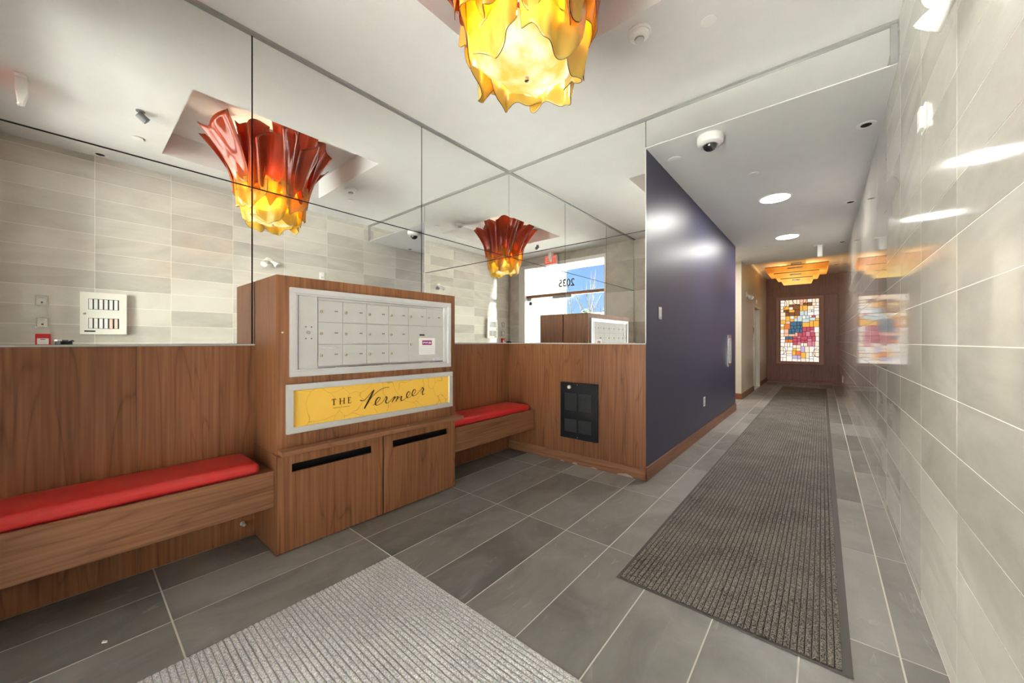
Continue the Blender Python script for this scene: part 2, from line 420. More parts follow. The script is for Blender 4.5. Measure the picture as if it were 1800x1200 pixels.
# ------------------------------------------------------------------ floor with slate tiles
fl = struct('floor', 'grey slate tiled floor with thin pale grout lines', MB().box(-3.5, 0.5, -0.62, 14.3, -0.16, -0.0012), 'grout', 'floor')
def inside(cx, cyy):
    if cyy < YM: return XL - 0.02 < cx < XR
    if cyy < YBE: return XB - 0.02 < cx < XR
    if cyy < YP: return -3.4 < cx < XR
    return XC - 0.12 < cx < XR
xs = [0.2375 - 0.308 * k for k in range(-1, 14)]
ys = [0.291 + 0.909 * k for k in range(-1, 16)]
g = 0.0032
def clip_rects(x0, x1, y0, y1):
    zones = [(XL + 0.005, XR - 0.002, YB - 0.12, YM - 0.003), (XB + 0.005, XR - 0.002, YM - 0.003, YBE), (-3.39, XR - 0.002, YBE, YP), (XC + 0.003, XR - 0.002, YP, YE - 0.003)]
    out = []
    for (a, b, c, d) in zones:
        p, q, u, v = max(x0, a), min(x1, b), max(y0, c), min(y1, d)
        if q - p > 0.004 and v - u > 0.004: out.append([p, q, u, v])
    # a tile that runs on from zone to zone stays one piece where it keeps its width
    res = []
    for r in out:
        if res and abs(res[-1][0] - r[0]) < 1e-6 and abs(res[-1][1] - r[1]) < 1e-6 and abs(res[-1][3] - r[2]) < 1e-6:
            res[-1][3] = r[3]
        else: res.append(r)
    return res
for i in range(len(xs) - 1):
    for j in range(len(ys) - 1):
        rects = clip_rects(xs[i + 1] + g, xs[i] - g, ys[j] + g, ys[j + 1] - g)
        if not rects: continue
        mb = MB()
        top = R.uniform(-0.0004, 0.0004)
        for (p, q, u, v) in rects: mb.box(p, q, u, v, -0.0016, top)
        link('tile', mb, 'slate', fl)

# ------------------------------------------------------------------ ceilings
rx0, rx1, ry0, ry1, rz = -1.82, -0.255, 0.622, 2.225, 3.50
cb = MB()
for (a, b, c, d) in ((XL - .1, rx0, YB - .3, YM + .02), (rx1, XR + .1, YB - .3, YM + .02), (rx0, rx1, YB - .3, ry0), (rx0, rx1, ry1, YM + .02)):
    cb.box(a, b, c, d, ZC, ZC + 0.35)
cb.box(rx0 - .05, rx1 + .05, ry0 - .05, ry1 + .05, rz, rz + 0.12)
struct('ceiling', 'white lobby ceiling with a square recess above the chandelier', cb, 'paint', 'ceiling')
struct('ceiling', 'lower white corridor ceiling with two lit downlights', MB().box(-3.5, XR + .1, YM + .008, 9.80, ZS, ZC + .35), 'paint', 'ceiling')
struct('ceiling', 'white ceiling over the lift landing with the amber pendant', MB().box(XC - .4, XR + .1, 9.80, YE + .2, ZE, ZC + .35), 'paint', 'ceiling')

# ------------------------------------------------------------------ stone wall (and tiled entrance wall)
wr = struct('wall_right', 'long polished beige stone tiled wall along lobby and corridor', MB().box(XR + .0013, XR + .25, YB - .3, YE + .2, -.05, ZC + .3), 'lgrout')
zj = [0.0] + [1.235 + 0.1945 * k for k in range(-6, 11)] + [ZC]
yj = [YB - .02] + [0.165 + 0.6105 * k for k in range(-1, 23)] + [YE]
g = 0.0016
far = MB()
for j in range(len(yj) - 1):
    for i in range(len(zj) - 1):
        y0, y1, z0, z1 = yj[j] + g, yj[j + 1] - g, zj[i] + g, zj[i + 1] - g
        if y0 > YM and z0 > ZE: continue
        if y1 <= 7.6:
            t = [XR + R.uniform(-.0003, .0003) for _ in range(4)]
            mb = MB().add([(t[0], y0, z0), (t[1], y1, z0), (t[2], y1, z1), (t[3], y0, z1), (XR + .0018, y0, z0), (XR + .0018, y1, z0), (XR + .0018, y1, z1), (XR + .0018, y0, z1)],
                          [(0, 1, 2, 3), (7, 6, 5, 4), (4, 5, 1, 0), (5, 6, 2, 1), (6, 7, 3, 2), (7, 4, 0, 3)])
            link('tile', mb, 'lime', wr)
        else:
            far.box(XR, XR + .0018, y0, y1, z0, z1)
setp(link('tile_field', far, 'lime', wr), kind='stuff')

dx0, dx1, dz1 = -2.21, -0.10, 3.00         # glazed opening in the entrance wall
wnr = struct('wall_near', 'entrance wall with tiled piers beside the glass door', MB().box(XL - .1, dx0 - .012, YB - .28, YB - .012, -.05, ZC + .3).box(dx1 + .19, XR + .1, YB - .28, YB - .012, -.05, ZC + .3).box(dx0 - .012, dx1 + .19, YB - .28, YB - .012, 3.075, ZC + .3), 'lgrout')
zt = [0.0, 0.42, 1.03, 1.64, 2.25, 2.86, ZC]
for (a, b) in ((XL + .006, dx0 - .004), (dx1 + .19, XR - .002)):
    for k in range(len(zt) - 1):
        link('tile', MB().box(a, b, YB - .012, YB, zt[k] + g, zt[k + 1] - g), 'lime', wnr)
link('tile', MB().box(dx0 - .002, -1.2 - g, YB - .012, YB, 3.08, ZC - .002), 'lime', wnr)
link('tile', MB().box(-1.2 + g, dx1 + .188, YB - .012, YB, 3.08, ZC - .002), 'lime', wnr)

# ------------------------------------------------------------------ mirrored wall with wood wainscot
wl_ = struct('wall_left', 'mirrored wall over cherry wood wainscot behind the benches', MB().box(XL - .2, XL - .008, YB - .28, YM + .2, -.05, ZC + .3), 'reveal')
q = 0.004
for (a, b) in ((YB, .225), (.225, .768), (2.118, YM)):
    link('wood_panel', MB().box(XL - .009, XL, a + .0006, b - .0006, 0.001, ZW - .012), 'wood_v', wl_)
for (a, b, q0, q1) in ((YB, .752, .001, q), (.752, 2.072, q, q), (2.072, YM, q, .002)):
    for (u, v) in ((ZW, ZJ), (ZJ, ZT)):
        link('mirror_panel', MB().box(XL - .007, XL, a + q0, b - q1, u + (q if u == ZJ else 0), v - (q if v == ZJ else 0)), 'mirror', wl_)
link('ledge', MB().box(XL - .007, XL + .006, YB, YM, ZW - .011, ZW - .001), 'lightgrey', wl_)

wm = struct('wall_middle', 'mirrored wall section over wood with the black heater', MB().box(XL - .2, XB - .012, YM + .008, YM + .3, -.05, ZS + .02).box(XL - .2, XR + .02, YM + .0065, YM + .05, ZS + .004, ZC + .3), 'reveal')
link('wood_panel', MB().box(XL + .001, XB, YM, YM + .009, .10, ZW - .012), 'wood_v', wm)
for (a, b, u, v) in ((XL + .002, XB - .004, ZW, ZJ - q), (XL + .002, XB - .004, ZJ + q, ZT)):
    link('mirror_panel', MB().box(a, b, YM, YM + .007, u, v), 'mirror', wm)
link('mirror_panel', MB().box(XB + .002, XR - .035, YM, YM + .006, 2.987, ZT), 'mirror', wm)
link('ledge', MB().box(XL + .006, XB - .001, YM - .006, YM + .008, ZW - .011, ZW - .001), 'lightgrey', wm)
bb = struct('baseboard_middle', 'worn cherry baseboard under the heater wall', MB().box(XL + .002, XB + .012, YM - .013, YM, .002, .102), 'wood_x', 'baseboard', bevel=.0015)
for (px, wd, hh) in ((-1.93, .035, .018), (-1.72, .05, .012), (-1.40, .085, .026), (-2.08, .03, .010)):
    pl = [(px - wd, .003)] + [(px - wd + 2 * wd * t / 7, .003 + hh * math.sin(PI * (t + .3) / 7.8) * R.uniform(.7, 1.1)) for t in range(1, 7)] + [(px + wd, .003)]
    link('chipped_patch', MB().prism(pl, 'y', YM - .0142, YM - .0125), 'chip', bb)

# thin metal trims
struct('trim_1', 'grey metal strip where mirrors meet the ceiling', MB().box(XL - .006, XL + .016, YB, YM, ZC - .020, ZC + .001).box(XL + .016, XR - .001, YM - .016, YM + .006, ZC - .020, ZC + .001), 'trim_grey', 'trim')
struct('trim_2', 'grey metal upright closing the mirror over the corridor', MB().box(XR - .034, XR - .001, YM - .012, YM + .006, ZS + .003, ZC - .020), 'trim_grey', 'trim')
struct('trim_3', 'bright polished edge at the mirror corner by navy wall', MB().box(XB - .004, XB + .001, YM - .003, YM + .008, ZW, 2.987), 'white', 'trim')
struct('trim_4', 'thin white metal edge of the dropped corridor ceiling', MB().box(XB, XR - .001, YM - .002, YM + .008, ZS - .001, ZS + .005), 'white', 'trim')

# navy wall, side passage, cream lift wall, end wall
struct('wall_corridor', 'satin navy painted wall beside the corridor runner', MB().box(XB - .14, XB, YM + .004, YBE, -.05, ZS + .02), 'navy')
struct('baseboard_corridor', 'dark cherry baseboard along the navy wall', MB().box(XB + .0005, XB + .014, YM - .013, YBE + .012, .002, .122).box(XB - .14, XB + .014, YBE + .0005, YBE + .012, .002, .122), 'base_wood', 'baseboard', bevel=.0015)
struct('wall_passage', 'cream walls of the side passage behind the navy wall', MB().box(-3.5, XB - .14, YM + .3, YBE, -.05, ZS + .02).box(-3.5, -3.4, YBE, YP, -.05, ZS + .02), 'cream')
ey0, ey1, ez1 = 11.22, 12.30, 2.15
struct('wall_lift', 'cream painted wall with the steel lift door', MB().box(-3.5, XC, YP, ey0, -.05, ZC + .3).box(-3.5, XC, ey1, YE, -.05, ZC + .3).box(-3.5, XC, ey0, ey1, ez1, ZC + .3).box(-3.5, XC - .12, ey0, ey1, -.05, ez1), 'cream')
struct('baseboard_lift', 'orange brown baseboard along the cream wall', MB().box(XC, XC + .012, YP - .012, ey0 - .06, .002, .125).box(-3.38, XC, YP - .012, YP - .0005, .002, .125).box(XC, XC + .012, ey1 + .06, YE - .03, .002, .125), 'base_wood', 'baseboard', bevel=.0015)
we = struct('wall_end', 'plum brown panelled end wall around the stained glass', MB().box(XC - .2, XR + .1, YE + .02, YE + .25, -.05, ZC + .3), 'plum_wood')
gx0, gx1, gz0, gz1 = -0.985, -0.065, 0.645, 2.515
for nm, (a, b, c, d), t in (('top_panel', (XC, XR, 2.63, ZE), 0), ('side_panel', (XC, -1.115, .555, 2.62), .006), ('side_panel', (.062, XR, .555, 2.62), .006), ('bottom_panel', (XC, XR, .085, .545), 0)):
    link(nm, MB().box(a + .002, b - .002, YE - t, YE + .021, c, d), 'plum_wood', we, bevel=.003)
link('plinth', MB().box(XC + .002, XR - .002, YE - .028, YE + .02, .002, .075), 'plum_wood', we, bevel=.003)

# ------------------------------------------------------------------ stained glass
win = thing('window_1', 'backlit stained glass window of amber, blue and rose panes at corridor end', 'window', ((gx0 + gx1) / 2, YE, gz0), None)
win['kind'] = 'structure'
link('window_frame', MB().frame('y', YE - .03, YE + .015, gx0 - .105, gx1 + .105, gz0 - .075, gz1 + .085, .03).frame('y', YE - .018, YE + .015, gx0 - .075, gx1 + .075, gz0 - .045, gz1 + .055, .05), 'frame_wood', win, bevel=.003)
rw = random.Random(21)
def split(a, b, c, d, out):
    w, hgt = b - a, d - c
    if (w < .125 and hgt < .15) or (w < .17 and hgt < .2 and rw.random() < .45): out.append((a, b, c, d)); return
    t = rw.uniform(.36, .64)
    if w > hgt * rw.uniform(.7, 1.2): split(a, a + w * t, c, d, out); split(a + w * t, b, c, d, out)
    else: split(a, b, c, c + hgt * t, out); split(a, b, c + hgt * t, d, out)
panes = []; split(gx0, gx1, gz0, gz1, panes)
PC = dict(white=(1.0, .90, .80), cream=(1.0, .80, .58), amber=(.92, .47, .08), peach=(.95, .52, .32), brown=(.25, .10, .04), pale=(.62, .70, .68),
          blue=(.09, .17, .25), rose=(.55, .10, .14), pink=(.70, .25, .30), orange=(.80, .22, .06), lilac=(.60, .45, .70))
pane_m = {}
for k, c in PC.items():
    pane_m[k] = emit('lit pane ' + k, c, STAINED)
def tone(u, v):
    if u < .1 or u > .9: return 'amber' if .3 < v < .5 and rw.random() < .6 else ('cream' if rw.random() < .3 else 'white')
    if v < .06: return rw.choice(['white', 'peach', 'cream'])
    if v < .15: return rw.choice(['amber', 'peach', 'amber', 'brown', 'cream'])
    if v > .72:
        if abs(u - .5) < .08 and abs(v - .87) < .05: return 'orange'
        if abs(u - .5) < .24 and .78 < v < .93: return rw.choice(['amber', 'cream', 'lilac'])
        return rw.choice(['white', 'white', 'white', 'cream'])
    if v < .28 and u < .48: return rw.choice(['brown', 'brown', 'amber'])
    if v < .36 and u < .84: return rw.choice(['pale', 'pale', 'white']) if u > .34 else rw.choice(['amber', 'white'])
    if v < .56 and .2 < u < .55: return 'blue'
    if v > .43 and u > .5: return rw.choice(['rose', 'rose', 'pink'])
    if v < .43 and u > .5: return rw.choice(['amber', 'cream', 'rose'])
    if v < .6: return rw.choice(['orange', 'peach', 'peach'])
    if u < .3: return rw.choice(['blue', 'orange', 'blue'])
    return rw.choice(['pink', 'rose', 'lilac'])
lead = MB()
for (a, b, c, d) in panes:
    k = tone(((a + b) / 2 - gx0) / (gx1 - gx0), (gz1 - (c + d) / 2) / (gz1 - gz0))
    link('pane', MB().box(a + .003, b - .003, YE + .002, YE + .007, c + .003, d - .003), pane_m[k], win)
    lead.frame('y', YE - .001, YE + .008, a - .005, b + .005, c - .005, d + .005, .010)
for (cx, cz, r0, a0, a1) in ((gx0, gz1 - .12, .16, -PI / 2, PI / 2), (gx0, gz0 + .33, .13, -PI / 2, PI / 2), (gx1, gz0 + .28, .14, PI / 2, 3 * PI / 2), (-.52, gz1, .17, PI, 2 * PI)):
    pts = [(cx + r0 * math.cos(a0 + (a1 - a0) * t / 12), YE + .001, cz + r0 * math.sin(a0 + (a1 - a0) * t / 12)) for t in range(13)]
    pts = [p for p in pts if gx0 <= p[0] <= gx1 and gz0 <= p[2] <= gz1]
    if len(pts) > 1: lead.tube(pts, .006, 5)
link('lead_came', lead, 'black', win)

# ------------------------------------------------------------------ lift door
el = thing('door_1', 'brushed steel lift door set into the cream wall', 'door', (XC, (ey0 + ey1) / 2, 0)); el['kind'] = 'structure'
link('door_leaf', MB().box(XC - .115, XC - .09, ey0 + .012, ey0 + .72, .004, ez1 - .01), 'steel', el, bevel=.002)
link('door_leaf', MB().box(XC - .11, XC - .075, ey0 + .70, ey1 - .012, .004, ez1 - .01), 'steel', el, bevel=.002)
link('door_frame', MB().box(XC - .119, XC + .010, ey0 - .05, ey0 + .01, .002, ez1 + .05).box(XC - .119, XC + .010, ey1 - .01, ey1 + .05, .002, ez1 + .05).box(XC - .119, XC + .010, ey0 + .01, ey1 - .01, ez1 - .012, ez1 + .05), 'offwhite', el, bevel=.002)
link('sill', MB().box(XC - .119, XC + .002, ey0 + .012, ey1 - .012, .0005, .004), 'alu', el)
cp = thing('call_panel', 'narrow steel lift call panel with black display on cream wall', 'panel', (XC, 11.08, 1.1))
link('plate', MB().box(XC, XC + .008, 11.03, 11.13, 1.05, 1.62), 'steel', cp, bevel=.002)
link('display', MB().box(XC + .008, XC + .016, 11.045, 11.115, 1.48, 1.59), 'black', cp)
for z in (1.30, 1.18): link('button', MB().lathe([(.018, 0), (.018, .006), (.012, .009)], XC + .008, 11.08, z, 16, 'x'), 'alu_dark', cp)
ln = thing('hall_lantern', 'small pale direction indicator above the lift door', 'indicator', (XC, 11.7, 2.28))
link('housing', MB().box(XC, XC + .02, 11.62, 11.78, 2.24, 2.34), 'alu', ln, bevel=.004)
link('lens', MB().box(XC + .02, XC + .026, 11.65, 11.75, 2.26, 2.32), 'lightgrey', ln)

# ------------------------------------------------------------------ glazed entrance
wd = thing('door_2', 'frameless glass entrance door with transom and sidelight', 'door', ((dx0 + dx1) / 2, YB, 0)); wd['kind'] = 'structure'
yd = YB - .10
link('frame', MB().box(dx1, dx1 + .186, YB - .16, YB + .004, 0, 3.075).box(dx0 - .01, dx0 + .03, YB - .16, YB - .001, 0, 3.075).box(dx0 + .03, dx1, YB - .16, YB + .004, 3.0, 3.075), 'white', wd, bevel=.003)
link('transom_bar', MB().box(dx0 + .03, dx1, yd - .04, yd + .04, 2.295, 2.36), 'wood_x', wd, bevel=.002)
link('door_closer', MB().box(-1.40, -.90, yd + .04, yd + .10, 2.235, 2.30), 'alu_dark', wd, bevel=.004)
link('patch_fitting', MB().box(-.24, -.11, yd - .022, yd + .022, 2.235, 2.292), 'alu_dark', wd, bevel=.002)
link('glass_pane', MB().box(dx0 + .032, dx1 - .002, yd - .005, yd + .005, 2.362, 2.998), 'glass', wd)
link('glass_pane', MB().box(-1.205, -.115, yd - .006, yd + .006, .012, 2.29), 'glass', wd)
link('glass_pane', MB().box(dx0 + .032, -1.213, yd - .005, yd + .005, .012, 2.293), 'glass', wd)
link('pull_bar', MB().tube([(-.28, yd + .05, .95), (-.28, yd + .05, 1.15)], .012, 10).tube([(-1.10, yd + .05, 1.06), (-.14, yd + .05, 1.06)], .012, 10), 'steel', wd)
link('guard_rail', MB().tube([(-.9, yd + .02, 1.73), (-.11, yd + .02, 1.73)], .006, 8), 'lightgrey', wd)
link('sticker', MB().lathe([(.045, 0), (.045, .001)], -.203, yd + .0065, 2.17, 20, 'y'), 'leaf', wd)
fc = bpy.data.curves.new('digits', 'FONT'); fc.body = '2035'; fc.size = .235; fc.extrude = .002; fc.offset = .004
fo = bpy.data.objects.new('house_number', fc); COL.objects.link(fo)
bpy.context.view_layer.update()
me = bpy.data.meshes.new_from_object(fo)
bpy.data.objects.remove(fo)
mw = max(v.co.x for v in me.vertices)
mb = MB(); mb.add([(-1.425 + v.co.x * .42 / mw, yd - .008 + v.co.z, 2.50 + v.co.y) for v in me.vertices], [tuple(p.vertices) for p in me.polygons])
link('house_number', mb, 'ink2', wd)

# outside
struct('ground', 'pale concrete forecourt outside the entrance', MB().box(-30, 40, -45, YB - .16, -.12, -.02), 'paving', 'pavement')
struct('canopy', 'white canopy slab over the entrance outside', MB().box(-3.2, .9, -1.40, YB - .28, 3.06, 3.5), 'ext_white', 'canopy')
bw = thing('white_building', 'tall plain white building opposite the entrance door', 'building', (7.5, -6.5, 0))
link('facade', MB().box(2.3, 16, -6.3, -6.0, -.02, 7.5), 'ext_facade', bw)
link('bounce_wall', MB().box(-8.3, -8.0, -18, -2.6, -.02, 6.5), 'ext_white', bw)  # unseen sunlit wall, added to bounce light onto the stone wall
link('parapet', MB().box(2.27, 16.1, -6.36, -5.94, 7.5, 7.65), 'ext_white', bw)
bl = thing('low_building', 'low white flat roofed building far outside the door', 'building', (12, -32, 0))
link('wall', MB().box(2, 24, -36, -31, -.02, 4.0), 'ext_facade', bl)
link('roof', MB().box(1.7, 24.3, -36.3, -30.6, 4.0, 4.45), 'lightgrey', bl)
pb = thing('bare_shrub', 'tall bare stemmed shrub in a low planter outside the door', 'shrub', (-.65, -2.6, 0))
link('planter', MB().box(-1.35, .1, -2.9, -2.3, -.02, .5), 'ext_white', pb, bevel=.01)
rs = random.Random(5)
for (bx, tx, tz) in ((-.23, -.11, 2.70), (-.60, -.68, 3.26), (-.71, -.85, 3.24), (-.88, -.94, 3.0), (-.86, -1.16, 2.5), (-.55, -.26, 2.65), (-.2, -.13, 2.97), (-.9, -1.25, 2.3), (-.62, -.4, 2.45), (-.75, -.72, 2.9)):
    p0 = (-.6 + (bx + .6) * .6, -2.6 + rs.uniform(-.1, .1), .45); yy = -2.6 + rs.uniform(-.25, .25)
    m_ = MB(); pm = (bx, (p0[1] + yy) / 2, 1.9)
    m_.tube([p0, (p0[0] * .5 + bx * .5 + rs.uniform(-.03, .03), p0[1], 1.2), pm, ((bx + tx) / 2 + rs.uniform(-.03, .03), yy, (1.9 + tz) / 2), (tx, yy, tz)], [.017, .015, .012, .009, .004], 6)
    for t in range(4):
        f = rs.uniform(.1, .8); q0 = (bx + (tx - bx) * f, yy, 1.9 + (tz - 1.9) * f)
        m_.tube([q0, (q0[0] + rs.uniform(-.2, .2), q0[1] + rs.uniform(-.1, .1), q0[2] + rs.uniform(.15, .4))], [.006, .002], 5)
    link('stem', m_, 'bark', pb)
tr = thing('leafy_tree', 'small green tree beyond the bare shrub outside', 'tree', (11.0, -24, 0))
link('trunk', MB().tube([(11, -24, -.02), (11.1, -24, 2), (11, -24.1, 3.1)], [.16, .12, .06], 8), 'bark', tr)
lf = MB()
for k in range(420):
    a, b = rs.uniform(0, 2 * PI), math.acos(rs.uniform(-1, 1)); rr = rs.uniform(.5, 1.15)
    c_ = Vector((11 + rr * math.sin(b) * math.cos(a), -24 + rr * math.sin(b) * math.sin(a), 3.3 + .9 * rr * math.cos(b)))
    u = Vector((rs.uniform(-1, 1), rs.uniform(-1, 1), rs.uniform(-1, 1))).normalized() * .14; w = u.cross(Vector((rs.uniform(-1, 1), .3, .7))).normalized() * .1
    lf.add([c_ - u, c_ + w, c_ + u, c_ - w], [(0, 1, 2, 3)])
setp(link('crown', lf, 'leaf', tr), kind='stuff')

# ------------------------------------------------------------------ mail cabinet
XF, CY0, CY1, CZ = -2.425, 0.765, 2.125, 1.640
mc = thing('mail_cabinet', 'cherry wood cabinet holding the mailboxes and yellow sign', 'cabinet', ((XL + XF) / 2, (CY0 + CY1) / 2, 0))
link('body', MB().box(XL + .008, XF, CY0, CY1, .592, CZ).box(XL + .001, XF - .062, CY0 + .004, CY1 - .004, .002, .592), 'wood_v', mc, bevel=.0015)
for (a, b) in ((CY0, CY0 + .016), (CY1 - .016, CY1)): link('side_panel', MB().box(XL + .008, XF - .001, a, b, .003, .583), 'wood_v', mc)
link('shadow_gap', MB().box(XF - .060, XF - .016, CY0 + .017, CY1 - .017, .577, .591), 'slot_dark', mc)  # near-black strip, painted shade of the gap under the shelf
link('shelf', MB().box(XF - .002, XF + .082, CY0 + .006, CY1 + .028, .590, .620), 'wood_y', mc, bevel=.003)
for (a, b, s0, s1) in ((CY0 + .001, 1.4415, .846, 1.360), (1.4465, CY1 - .001, 1.522, 2.046)):
    d_ = MB()
    for (p, q_, u, v) in ((a, b, .008, .470), (a, b, .520, .576), (a, s0, .470, .520), (s1, b, .470, .520)):
        d_.box(XF - .014, XF + .004, p, q_, u, v)
    d = link('door', d_, 'wood_v', mc)
    link('slot_backing', MB().box(XF - .061, XF - .058, s0 - .03, s1 + .03, .40, .56), 'slot_dark', d)
    link('edge_strip', MB().frame('x', XF + .003, XF + .0046, a, b, .008, .576, .0014), 'slot_dark', d)
link('keyhole', MB().lathe([(.006, 0), (.006, .004), (.003, .007)], XF, .796, 1.303, 14, 'x'), 'brass', mc)
link('screw_cap', MB().lathe([(.006, 0), (.005, .003)], XF + .05, 1.62, .620, 12, 'z'), 'white', mc)

# mailbox bank: an aluminium unit set into the cabinet face
bk = thing('mailbox_bank', 'silver metal mailbox bank with rows of small locked doors', 'mailboxes', (XF, 1.448, 1.04))
f0, f1, g0, g1 = .832, 2.065, 1.038, 1.572
link('frame', MB().frame('x', XF, XF + .022, f0, f1, g0, g1, .032).frame('x', XF, XF + .014, f0 + .03, f1 - .03, g0 + .03, g1 - .03, .014), 'alu', bk, bevel=.002)
link('backing', MB().box(XF + .0005, XF + .003, f0 + .03, f1 - .03, g0 + .03, g1 - .03), 'alu_dark', bk)
ms = link('master_strip', MB().box(XF + .003, XF + .012, .880, .989, 1.080, 1.528), 'alu_paint', bk, bevel=.001)
link('lock', MB().lathe([(.012, 0), (.012, .003), (.007, .0035), (.007, .006)], XF + .012, .935, 1.305, 18, 'x'), 'alu_dark', ms)
for (y, z) in ((.921, 1.340), (.954, 1.340), (.921, 1.268), (.954, 1.268)):
    link('screw', MB().lathe([(.0045, 0), (.0035, .002)], XF + .012, y, z, 10, 'x'), 'grey', ms)
cols = [.992, 1.149, 1.317, 1.485, 1.653, 1.821, 1.988]
rows = [(1.372, 1.509), (1.233, 1.370), (1.095, 1.231)]
link('top_rail', MB().box(XF + .003, XF + .010, .992, 2.010, 1.511, 1.524), 'alu_paint', bk)
link('bottom_slots', MB().box(XF + .003, XF + .0065, .995, 1.10, 1.078, 1.084).box(XF + .003, XF + .0065, 1.19, 1.44, 1.078, 1.084).box(XF + .003, XF + .0065, 1.51, 1.78, 1.078, 1.084).box(XF + .003, XF + .0065, 1.86, 1.98, 1.078, 1.084), 'slot_dark', bk)
link('inner_jamb', MB().box(XF + .003, XF + .020, 1.991, 2.016, 1.078, 1.528), 'alu', bk, bevel=.002)
def mail_door(y0, y1, z0, z1, blank=False):
    d = link('mailbox_door', MB().box(XF + .003, XF + .009, y0 + .0012, y1 - .0012, z0 + .001, z1 - .001), 'alu_paint', bk, bevel=.0008)
    lk = link('lock', MB().lathe([(.0105, 0), (.0105, .006), (.0085, .009)], XF + .009, y0 + .022, (z0 + z1) / 2 - .001, 16, 'x', 0).box(XF + .018, XF + .0184, y0 + .0205, y0 + .0235, (z0 + z1) / 2 - .006, (z0 + z1) / 2 + .004, 1), ['brass', 'ink2'], d)
    return d
def plate(d, y, z, blank=False):
    p = MB().box(XF + .009, XF + .0100, y - .022, y + .022, z - .008, z + .008, 0)
    if not blank:
        for k in range(3): p.box(XF + .0100, XF + .0103, y - .010 + k * .0075, y - .005 + k * .0075, z - .004, z + .004, 1)
    link('number_plate', p, ['lightgrey', 'ink2'], d)
for c in range(6):
    for r in range(3):
        if c >= 4 and r > 0: continue
        d = mail_door(cols[c], cols[c + 1], *rows[r])
        plate(d, cols[c + 1] - .043, sum(rows[r]) / 2 + .004, c == 3 and r == 2)
        if c == 0 and r == 2:
            link('pull', MB().tube([(XF + .009, 1.012, 1.207), (XF + .018, 1.020, 1.208), (XF + .018, 1.105, 1.208), (XF + .009, 1.113, 1.207)], .004, 8), 'alu', d)
pd = link('mailbox_door', MB().box(XF + .003, XF + .009, 1.6542, 1.9868, 1.096, 1.369), 'alu_paint', bk, bevel=.0008)
link('lock', MB().lathe([(.0105, 0), (.0105, .006), (.0085, .009)], XF + .009, 1.677, 1.228, 16, 'x'), 'brass', pd)
link('slot_plate', MB().box(XF + .009, XF + .010, 1.754, 1.802, 1.294, 1.308), 'ink2', pd)
st = MB().box(XF + .009, XF + .0097, 1.748, 1.905, 1.146, 1.278, 0)
st.box(XF + .0097, XF + .0100, 1.779, 1.873, 1.222, 1.260, 1).box(XF + .0100, XF + .0103, 1.783, 1.869, 1.226, 1.256, 2)
st.lathe([(.006, 0), (.006, .0003)], XF + .0103, 1.826, 1.241, 12, 'x', 3)
for k in range(3):
    st.box(XF + .0103, XF + .0106, 1.788 + k * .010, 1.795 + k * .010, 1.235 + .004 * (k % 2), 1.246, 3)
    st.box(XF + .0103, XF + .0106, 1.840 + k * .009, 1.846 + k * .009, 1.233, 1.245 + .004 * (k % 2), 3)
for z in (1.209, 1.192, 1.175, 1.160): st.box(XF + .0097, XF + .0100, 1.757, 1.896 if z != 1.16 else 1.86, z - .001, z + .001, 4)
link('notice', st, ['paper', 'red_print', 'purple', 'paper', 'lightgrey'], pd)
lb = MB().box(XF + .009, XF + .0095, 1.884, 1.980, 1.099, 1.113, 0)
for k in range(7): lb.box(XF + .0095, XF + .0098, 1.899 + k * .0115, 1.907 + k * .0115, 1.103, 1.110, 1)
lb.box(XF + .0095, XF + .0098, 1.887, 1.892, 1.103, 1.109, 1)
link('maker_label', lb, ['paper', 'blue_print'], pd)

# yellow sign
sg = thing('name_sign', 'yellow sign reading THE Vermeer in a silver frame', 'sign', (XF, 1.448, .702))
link('frame', MB().frame('x', XF, XF + .024, .813, 2.082, .702, .995, .036), 'alu', sg, bevel=.002)
link('face', MB().box(XF + .001, XF + .010, .848, 2.047, .737, .960), 'yellow', sg)
STROKES = {
 'V1': [(1.2695, .8506), (1.2803, .8437), (1.2986, .8471), (1.3208, .8655), (1.3471, .8922), (1.3692, .9099)],
 'V2': [(1.3692, .9099), (1.3494, .8743), (1.3245, .8313), (1.2971, .7879)],
 'V3': [(1.2971, .7879), (1.3223, .8245), (1.3623, .8693), (1.4087, .9016), (1.4524, .9169), (1.489, .9171)],
 'e1': [(1.3623, .8038), (1.3854, .8129), (1.4111, .8335), (1.4174, .8472), (1.4048, .853), (1.3869, .8378), (1.3784, .8145), (1.3869, .8006), (1.4087, .8013), (1.4364, .8159)],
 'r1': [(1.4364, .8159), (1.454, .8385), (1.4621, .8522), (1.4702, .8395), (1.4605, .8194), (1.4654, .8049), (1.4816, .8058), (1.5014, .8203)],
 'm1': [(1.5014, .8203), (1.5247, .8399), (1.5356, .8438), (1.5247, .825), (1.5097, .8052)],
 'm2': [(1.5147, .8135), (1.5433, .837), (1.5611, .8409), (1.5517, .8217), (1.5416, .8065)],
 'm3': [(1.5466, .8148), (1.5732, .8343), (1.5922, .8382), (1.5861, .8214), (1.5913, .8071), (1.6088, .8103), (1.63, .8224)],
 'e2': [(1.63, .8224), (1.6542, .8381), (1.6668, .8553), (1.6569, .8687), (1.6407, .8558), (1.6345, .8349), (1.6479, .8218), (1.675, .8303)],
 'e3': [(1.675, .8303), (1.7035, .8475), (1.7174, .8672), (1.7072, .88), (1.6915, .8667), (1.6841, .8433), (1.6979, .8301), (1.7258, .8388), (1.7493, .8576)],
 'r2': [(1.7493, .8576), (1.7684, .8747), (1.777, .8867), (1.7925, .8724), (1.7799, .8504), (1.7847, .8299), (1.8041, .8382)]}
